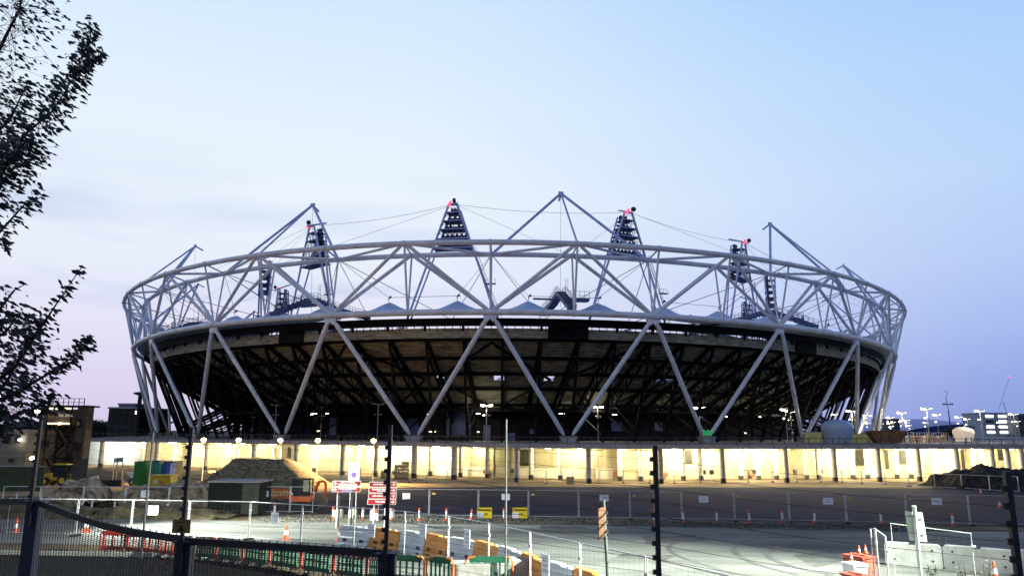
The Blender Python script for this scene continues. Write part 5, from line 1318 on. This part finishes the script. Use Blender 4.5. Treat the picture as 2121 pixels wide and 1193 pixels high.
wheel(t, -.2, -.5, .35, .2); wheel(t, -.2, .5, .35, .2); m = MB(); m.bar((-.9, 0, .5), (1.2, 0, .5), .12); m.build('chassis', BLACK, t)
m = MB(); m.path([(-.7, 0, 1.0), (-.2, 0, 1.3), (.4, 0, 1.6), (.8, 0, 1.9)], [.35, .6, .5, .25], 12); m.build('drum', mat('white_drum', (.6, .58, .5), .5), t, True); m = MB(); m.box(-1.2, -.4, -.4, .4, .4, 1.0); m.build('hopper', EXO, t)
# loose orange netting heap
m = MB(); random.seed(4)
for i in range(260):
    p = Vector((random.gauss(0, 1.5), random.gauss(0, .6), abs(random.gauss(0, .28)))); a = Vector((random.gauss(0, 1), random.gauss(0, 1), random.gauss(0, .5))).normalized()*random.uniform(.15, .5); b = a.orthogonal().normalized()*random.uniform(.05, .2)
    m.face([p-a-b, p+a-b, p+a+b, p-a+b])
c = gp(335, 1035); o = m.build('orange_netting', ORP, None, fix=False); o.location = Vector((c.x, c.y+1, c.z+.55)); tag(o, 'crumpled orange safety netting lying on the clay spoil', 'netting')

# ------------------------------------------------------------------ concrete barriers and red barriers at right
CB = mat('stained_white_concrete', (.74, .78, .74), .8, 0, .25, .9, .2, col2=(.74, .77, .72))
prev = None
for i, (ua, va, ub2, vb) in enumerate(((1831, 1122, 1949, 1128), (1951, 1128, 2100, 1138), (2103, 1138, 2200, 1146))):
    Da, Db = dz(va, ua, .95), dz(vb, ub2, .95); a, b = at(ua, va, Da), at(ub2, vb, Db); a.z = gz(a.y); b.z = gz(b.y); d = (b-a); Lb = d.length
    t = empty('concrete_barrier', a, ('first', 'second', 'last')[i]+' stained white concrete barrier of the right hand row, counted from the left', 'concrete barrier', 'concrete barriers at right', rz=math.atan2(d.y, d.x))
    m = MB(); P = [(.08, 0), (Lb-.08, 0), (Lb, .1), (Lb, .86), (Lb-.1, .95), (.1, .95), (0, .86), (0, .1)]
    m.prism(P, (0, 0, 0), (1, 0, 0), (0, 0, 1), (0, 1, 0), .4); bo = m.build('body', CB, t)
    for x in (.35, Lb-.35):
        for z in (.3, .72): m = MB(); m.prism([(.045*math.cos(k_*.7), .045*math.sin(k_*.7)) for k_ in range(9)], (x, -.006, z), (1, 0, 0), (0, 0, 1), (0, 1, 0), .02); m.build('bolt_hole', BLACK, t)
    m = MB(); m.box(Lb*.5-.12, Lb*.5+.12, -.01, .41, .93, .955); m.build('lifting_eye', BLACK, t)
def redbox(u, v, D, w, d, h, label, mt, rz=.3):
    p = at(u, v, D); t = empty('barrier_box', (p.x, D, gz(D)), label, 'road barrier', rz=rz)
    m = MB(); m.hexa([(-w/2, 0, 0), (w/2, 0, 0), (w/2, d, 0), (-w/2, d, 0), (-w/2, .1, h), (w/2, .1, h), (w/2, d-.1, h), (-w/2, d-.1, h)]); m.build('body', mt, t)
    m = MB(); m.box(-w/2-.03, w/2+.03, .05, d-.05, h, h+.07); m.box(-w*.1, w*.1, .15, d-.15, h+.07, h+.1); m.build('lid', mt, t)
    m = MB(); m.box(-w*.3, w*.3, -.015, 0.0, h*.3, h*.55); m.build('recess', BD, t); return t
RB = mat('faded_red_plastic', (.30, .045, .025), .5, 0, .2, 1.5)
redbox(1794, 1160, 24, .6, .9,.85, 'faded red barrier box nearest the viewer at right', RB); redbox(1782, 1130, 26.5, .5, .8,.85, 'white barrier box between the two red ones', BW, .2); redbox(1800, 1115, 28.5, .7, 1.0,.85, 'dark red barrier box behind the white one', RB, .5)
for u, v, D, lab in ((1774, 1122, 26.6, 'small cone on top of the white barrier box'), (1790, 1116, 28.6, 'small cone on the left of the dark red barrier box'), (1803, 1112, 28.9, 'small cone on the right of the dark red barrier box')):
    o = dup(cn); o.location = (at(u, v, D).x, D+.5, gz(D)+.93); o.scale = (.42, .42, .42); tag(o, lab, 'traffic cone', 'traffic cones')
a, b = at(1803, 1176, 22.5), at(1910, 1196, 20.5)
o = water_barrier(BW, 1.9); c = (a+b)/2; o.location = (c.x, c.y, gz(c.y)-.15); o.rotation_euler.z = math.atan2(b.y-a.y, b.x-a.x); tag(o, 'white plastic barrier at the bottom right below the weeds', 'road barrier')
tR = [at(1809, 1091, 25), at(1834, 1107, 23.5)]; fence('folded_fence', 'two short mesh panels folded together beside the red barriers', [at(1802, 1093, 25.5), at(1812, 1093, 25), at(1834, 1109, 24)], H=2.0, r=.022, step=.1)
tR = [at(1843, 1083, 29), at(1848, 1083, 29.2)]
fence('weed_fence', 'thin mesh panel standing among the weeds by the concrete barriers', [at(1842, 1082, 28), at(1843+170, 1103, 27)], H=2.0, r=.013)
WEED = mat('weed_green', (.014, .022, .007), .8, 0, .5, 1.5)
m = MB(); random.seed(12)
for i in range(5200):
    u = random.random(); x = 14.5+u*10; y = random.uniform(21.5, 28.3); z = gz(y); h = random.uniform(.08, .38); w = random.uniform(.02, .05); a = random.uniform(0, 6.28); l = random.uniform(-.15, .15)
    m.face([(x-w*math.cos(a), y-w*math.sin(a), z), (x+w*math.cos(a), y+w*math.sin(a), z), (x+l, y+l*.5, z+h)])
tag(m.build('weeds', WEED, None, fix=False), 'dark weeds and grass below the concrete barriers', kind='stuff')
sheet('weed_bed', [(14, 20.3), (30, 20.3), (30, 27.6), (14.6, 29)], mat('dark_soil', (.035, .035, .02), .95, 0, .5, 1.2, .6), .02, 'dark soil bed under the weeds at right', px=False)
for k_, (u, v, D) in enumerate(((2003, 1175, 25), (2035, 1178, 24.5), (1930, 1172, 26))):
    p = at(u, v, D); t = empty('weed_plant', (p.x, D, gz(D)), ('tall leafy weed before the middle concrete barrier', 'tall leafy weed right of the other tall weed', 'smaller weed below the leaning sign post')[k_], 'plant')
    for j in range(4):
        m = MB(); dx = random.uniform(-.3, .3); h = random.uniform(.8, 1.4); m.tube((dx*.3, 0, 0), (dx, 0, h), .01, n=4); st = m.build('stem', WEED, t)
        m = MB()
        for q in range(14):
            f = random.uniform(.2, 1); px_, pz = dx*(.3+.7*f), h*f; sg = random.choice((-1, 1)); m.face([(px_, 0, pz), (px_+sg*.06, .02, pz+.05), (px_+sg*.15, 0, pz+.06), (px_+sg*.06, -.02, pz+.01)])
        m.build('leaves', WEED, t, fix=False)

# ------------------------------------------------------------------ near electric security fence
EF = [(-330, 15.6, 830, 1037), (75, 13.4, 830, 1038), (385, 11.5, 884, 1122), (803, 10.2, 880, 1146), (1361, 8.6, 922, 1235), (2105, 6.9, 974, 1330), (2900, 5.6, 1030, 1500)]
FB = mat('black_fence_steel', (.010, .012, .022), .5, 0, .3, 2)
FBL = mat('blue_black_post', (.007, .012, .045), .6, 0, .3, 2)
P0 = at(EF[1][0], EF[1][3], EF[1][1])
ef = empty('security_fence', (P0.x, P0.y, gz(P0.y)), 'black security mesh fence topped with electric wires, nearest the viewer', 'fence')
EO = Matrix.Translation(-Vector((P0.x, P0.y, gz(P0.y))))
def eb(m, name, mtl, parent=None, smooth=False):
    o = m.build(name, mtl, parent or ef, smooth); o.data.transform(EO); return o
pts = []
for u, D, vt, vr in EF:
    r_ = at(u, vr, D); t_ = at(u, vt, D); pts.append((r_.x, D, t_.z, r_.z))
NW_ = 12
for i, (x, y, zt_, zr) in enumerate(pts):
    g = gz(y)
    m = MB(); m.box(x-.11 if i else x-.1, x+.11, y-.09, y+.09, g-.2, zr); m.box(x-.15, x+.15, y-.13, y+.13, zr, zr+.02)
    bp = eb(m, 'fence_post', FBL)
    m = MB(); m.bar((x, y-.14, zr-.4), (x, y-.14, zt_), .052, .052); sp = eb(m, 'electric_post', FB)
    for j in range(NW_):
        z = zt_-.15-.15*j
        if z < zr-.35: continue
        m = MB(); m.lathe([(.012, -.028), (.03, -.022), (.022, 0), (.03, .022), (.012, .028)], 8, o=(x-.042, y-.15, z)); eb(m, 'insulator', BLACK, sp, True)
for i in range(len(pts)-1):
    x0, y0, zt0, zr0 = pts[i]; x1, y1, zt1, zr1 = pts[i+1]
    if i >= 2: zr0 = zr0 if i > 2 else at(400, 1122, 11.4).z
    a, b = Vector((x0, y0, zr0)), Vector((x1, y1, zr1)); g0, g1 = gz(y0), gz(y1)
    if i == 3: a.z = at(830, 1200, 10.1).z
    if i == 1: b.z = at(385, 1117, 11.5).z
    d = (b-a); Lh = math.hypot(d.x, d.y); m = MB(); sag = .10 if i == 1 else 0
    def top(f): return a.lerp(b, f)-Vector((0, 0, sag*math.sin(math.pi*f)))
    n = 10
    for q in range(n): m.bar(top(q/n), top((q+1)/n), .05, .10, ext=.01)
    for q in range(26): p = top((q+.5)/26); m.bar(p, p+Vector((0, 0, .08)), .012)
    pn = eb(m, 'mesh_panel', FB)
    m = MB(); nv = int(Lh/.076)
    for q in range(1, nv):
        p = top(q/nv); m.bar(p, (p.x, p.y, gz(p.y)), .009, .009)
    nh = 72
    if i in (0, 1, 2):
        H_ = 2.3
        for q in range(1, nh):
            zz = H_*q/nh; 
            m.bar(top(0)-Vector((0, 0, zz)), top(.5)-Vector((0, 0, zz)), .005, .006); m.bar(top(.5)-Vector((0, 0, zz)), top(1)-Vector((0, 0, zz)), .005, .006)
    eb(m, 'mesh_wires', FB, pn)
    for j in range(NW_):
        za, zb_ = zt0-.15-.15*j, zt1-.15-.15*j
        if zt0-.15-.15*j < zr0-.35 and zt1-.15-.15*j < zr1-.35: continue
        p, q = Vector((x0-.06, y0-.2, za)), Vector((x1-.06, y1-.2, zb_)); mm = MB()
        mm.path([p.lerp(q, f/6)-Vector((0, 0, .03*math.sin(math.pi*f/6))) for f in range(7)], .0022, 4); eb(mm, 'electric_wire', FB)
# warning plate hanging on the second post
p = at(391, 1085, 11.3); WP = mat('brown_yellow_plate', (.20, .13, .035), .6, 0, .15, 3)
t = empty('warning_plate', p, 'brownish yellow electric fence warning plate on the second post', 'warning sign')
m = MB(); m.box(-.13, .13, -.25, -.24, -.095, .095); bd = m.build('plate', WP, t)
m = MB(); m.prism([(-.055, -.05), (.055, -.05), (0, .045)], (-.005, -.256, -.02), (1, 0, 0), (0, 0, 1), (0, 1, 0), .004); m.build('symbol', BK, bd)
m = MB(); m.box(-.06, .06, -.256, -.252, .05, .062); m.box(.09, .1, -.256, -.252, .03, .07); m.build('print', BK, bd)

# ------------------------------------------------------------------ floodlight at the left edge and added road spots on unseen masts
c = at(-8, 822, 31); t = empty('flood_light', (c.x, 31, gz(31)), 'white-green glaring floodlight behind the leaves at the left edge', 'floodlight')
m = MB(); m.tube((0, 0, 0), (0, 0, c.z-gz(31)), .08, .06, n=8); m.build('pole', LAMPP, t)
GLB = mat('floodlight_glow', (.85, 1, .9), .5, 0, 0, emit=30, ecol=(.85, 1, .88))
m = MB(); m.lathe([(.05, -.22), (.3, -.12), (.3, .1), (.1, .2)], 12, o=(0, -.1, c.z-gz(31))); m.build('lantern', GLB, t, True)
spot('flood_beam', (c.x+.3, 31.2, c.z-.1), gp(440, 1098), 16000, (.93, 1, .86), .25, 62, 1)
t = empty('lamp_mast', (-36, 42, gz(42)), 'added road lighting mast, unseen beyond the left edge', 'mast')
m = MB(); m.tube((0, 0, 0), (0, 0, 15), .14, .09, n=8); m.build('pole', LAMPP, t); m = MB(); m.box(-.1, 1.4, -.25, .25, 14.9, 15.1); m.build('head', FASCIA, t)
spot('added_mast_beam', (-35, 42, gz(42)+14.7), gp(520, 1092), 300000, (.96, 1, .86), .4, 42, 1)  # added spot and mast, put in to brighten the left road pool
t = empty('lamp_mast', (31, 19, 3.1), 'added road lighting mast, unseen beyond the right edge', 'mast')
m = MB(); m.tube((0, 0, 0), (0, 0, 17), .14, .09, n=8); m.build('pole', LAMPP, t); m = MB(); m.box(-1.4, .1, -.25, .25, 16.9, 17.1); m.build('head', FASCIA, t)
spot('added_road_beam', (29.5, 19, 20), (5.0, 26, 2.6), 430000, (.94, 1, .84), .4, 62, 1)  # added spot and mast, standing in for vehicle headlights on the road

# ------------------------------------------------------------------ foreground tree at left
TL = mat('silhouette_leaf', (.022, .032, .04), .6, 0, .5, 3)
rn = random.Random(42)
tb = at(-420, 1050, 9); tt = empty('leafy_tree', (tb.x, 9, gz(9)), 'dark leafy tree whose branches reach in from the left edge', 'tree')
TO = Matrix.Translation(-Vector((tb.x, 9, gz(9))))
branches = [([(-420, 1000), (-300, 620), (-150, 300), (-20, 140), (40, 20), (60, -60)], 95, 1500, 8.2),
 ([(-300, 700), (-120, 520), (-20, 400), (50, 280), (110, 230), (160, 150), (190, 62)], 30, 1150, 7.6),
 ([(-20, 400), (20, 330), (60, 290)], 44, 420, 7.7), ([(-40, 300), (20, 250), (58, 170)], 26, 200, 7.9),
 ([(150, 160), (200, 120), (212, 112)], 12, 46, 7.5),
 ([(-300, 760), (-80, 560), (0, 480), (50, 425), (92, 405)], 20, 190, 7.4), ([(-20, 500), (5, 495), (12, 520)], 12, 40, 7.4),
 ([(-300, 850), (-60, 700), (0, 640), (30, 600), (50, 590)], 24, 150, 7.0),
 ([(-300, 950), (-60, 830), (30, 760), (90, 670), (130, 610), (168, 555)], 15, 210, 6.8),
 ([(-60, 850), (20, 820), (90, 780), (150, 740), (185, 700)], 20, 260, 6.9),
 ([(-120, 900), (-20, 840), (20, 780), (60, 700), (60, 660)], 42, 560, 7.1), ([(-100, 930), (0, 870), (60, 850), (110, 830)], 30, 420, 7.0), ([(-60, 720), (10, 690), (40, 650)], 28, 160, 7.2)]
mB = MB(); crown = MB()
for bi, (pl, rad, nl, D) in enumerate(branches):
    W_ = [at(u, v, D+.15*math.sin(bi*2+k_)) for k_, (u, v) in enumerate(pl)]
    n = len(W_); rr_ = [max(.004, (.03 if bi else .07)*(1-k_/(n-.6))**1.3) for k_ in range(n)]
    mB.path(W_, rr_, 6)
    Ls = [(W_[k_+1]-W_[k_]).length for k_ in range(n-1)]; tot = sum(Ls)
    for q in range(int(nl*(1.2 if bi < 7 else .85))):
        s_ = rn.uniform(.0, 1)**.8*tot; k_ = 0
        while k_ < n-2 and s_ > Ls[k_]: s_ -= Ls[k_]; k_ += 1
        f = min(1, s_/Ls[k_]); p = W_[k_].lerp(W_[k_+1], f); rp = rad/F*D*(1.0 if (k_+f)/(n-1) < .75 else .75)
        # gather leaves into twig clusters
        cl = Vector((math.sin(int(q/9)*12.9), math.sin(int(q/9)*7.3+1), math.sin(int(q/9)*4.1+2)))*rp*.75
        o_ = Vector((rn.gauss(0, .32), rn.gauss(0, .6), rn.gauss(0, .32)))*rp+cl
        c_ = p+o_; s1 = rn.uniform(.018, .046)
        a = Vector((rn.uniform(.4, 1), rn.gauss(0, .5), rn.uniform(-.75, -.05))).normalized(); b_ = a.cross(Vector((rn.gauss(0, .4), 1, rn.gauss(0, .4)))).normalized()
        crown.face([c_-a*s1, c_-a*s1*.3+b_*s1*.5, c_+a*s1*.5+b_*s1*.3, c_+a*s1*1.5, c_+a*s1*.4-b_*s1*.33, c_-a*s1*.4-b_*s1*.4])
        if q % 4 == 0: mB.tube(p, c_, .0035, .002, n=3)
mB.path([Vector((tb.x, 9, gz(9))), at(-400, 900, 8.8), at(-380, 600, 8.6), at(-300, 300, 8.4), at(-200, 0, 8.4)], [.16, .14, .12, .09, .05], 10)
o = mB.build('trunk', BARK, tt); o.data.transform(TO)
o = crown.build('crown', TL, tt, fix=False); o.data.transform(TO)
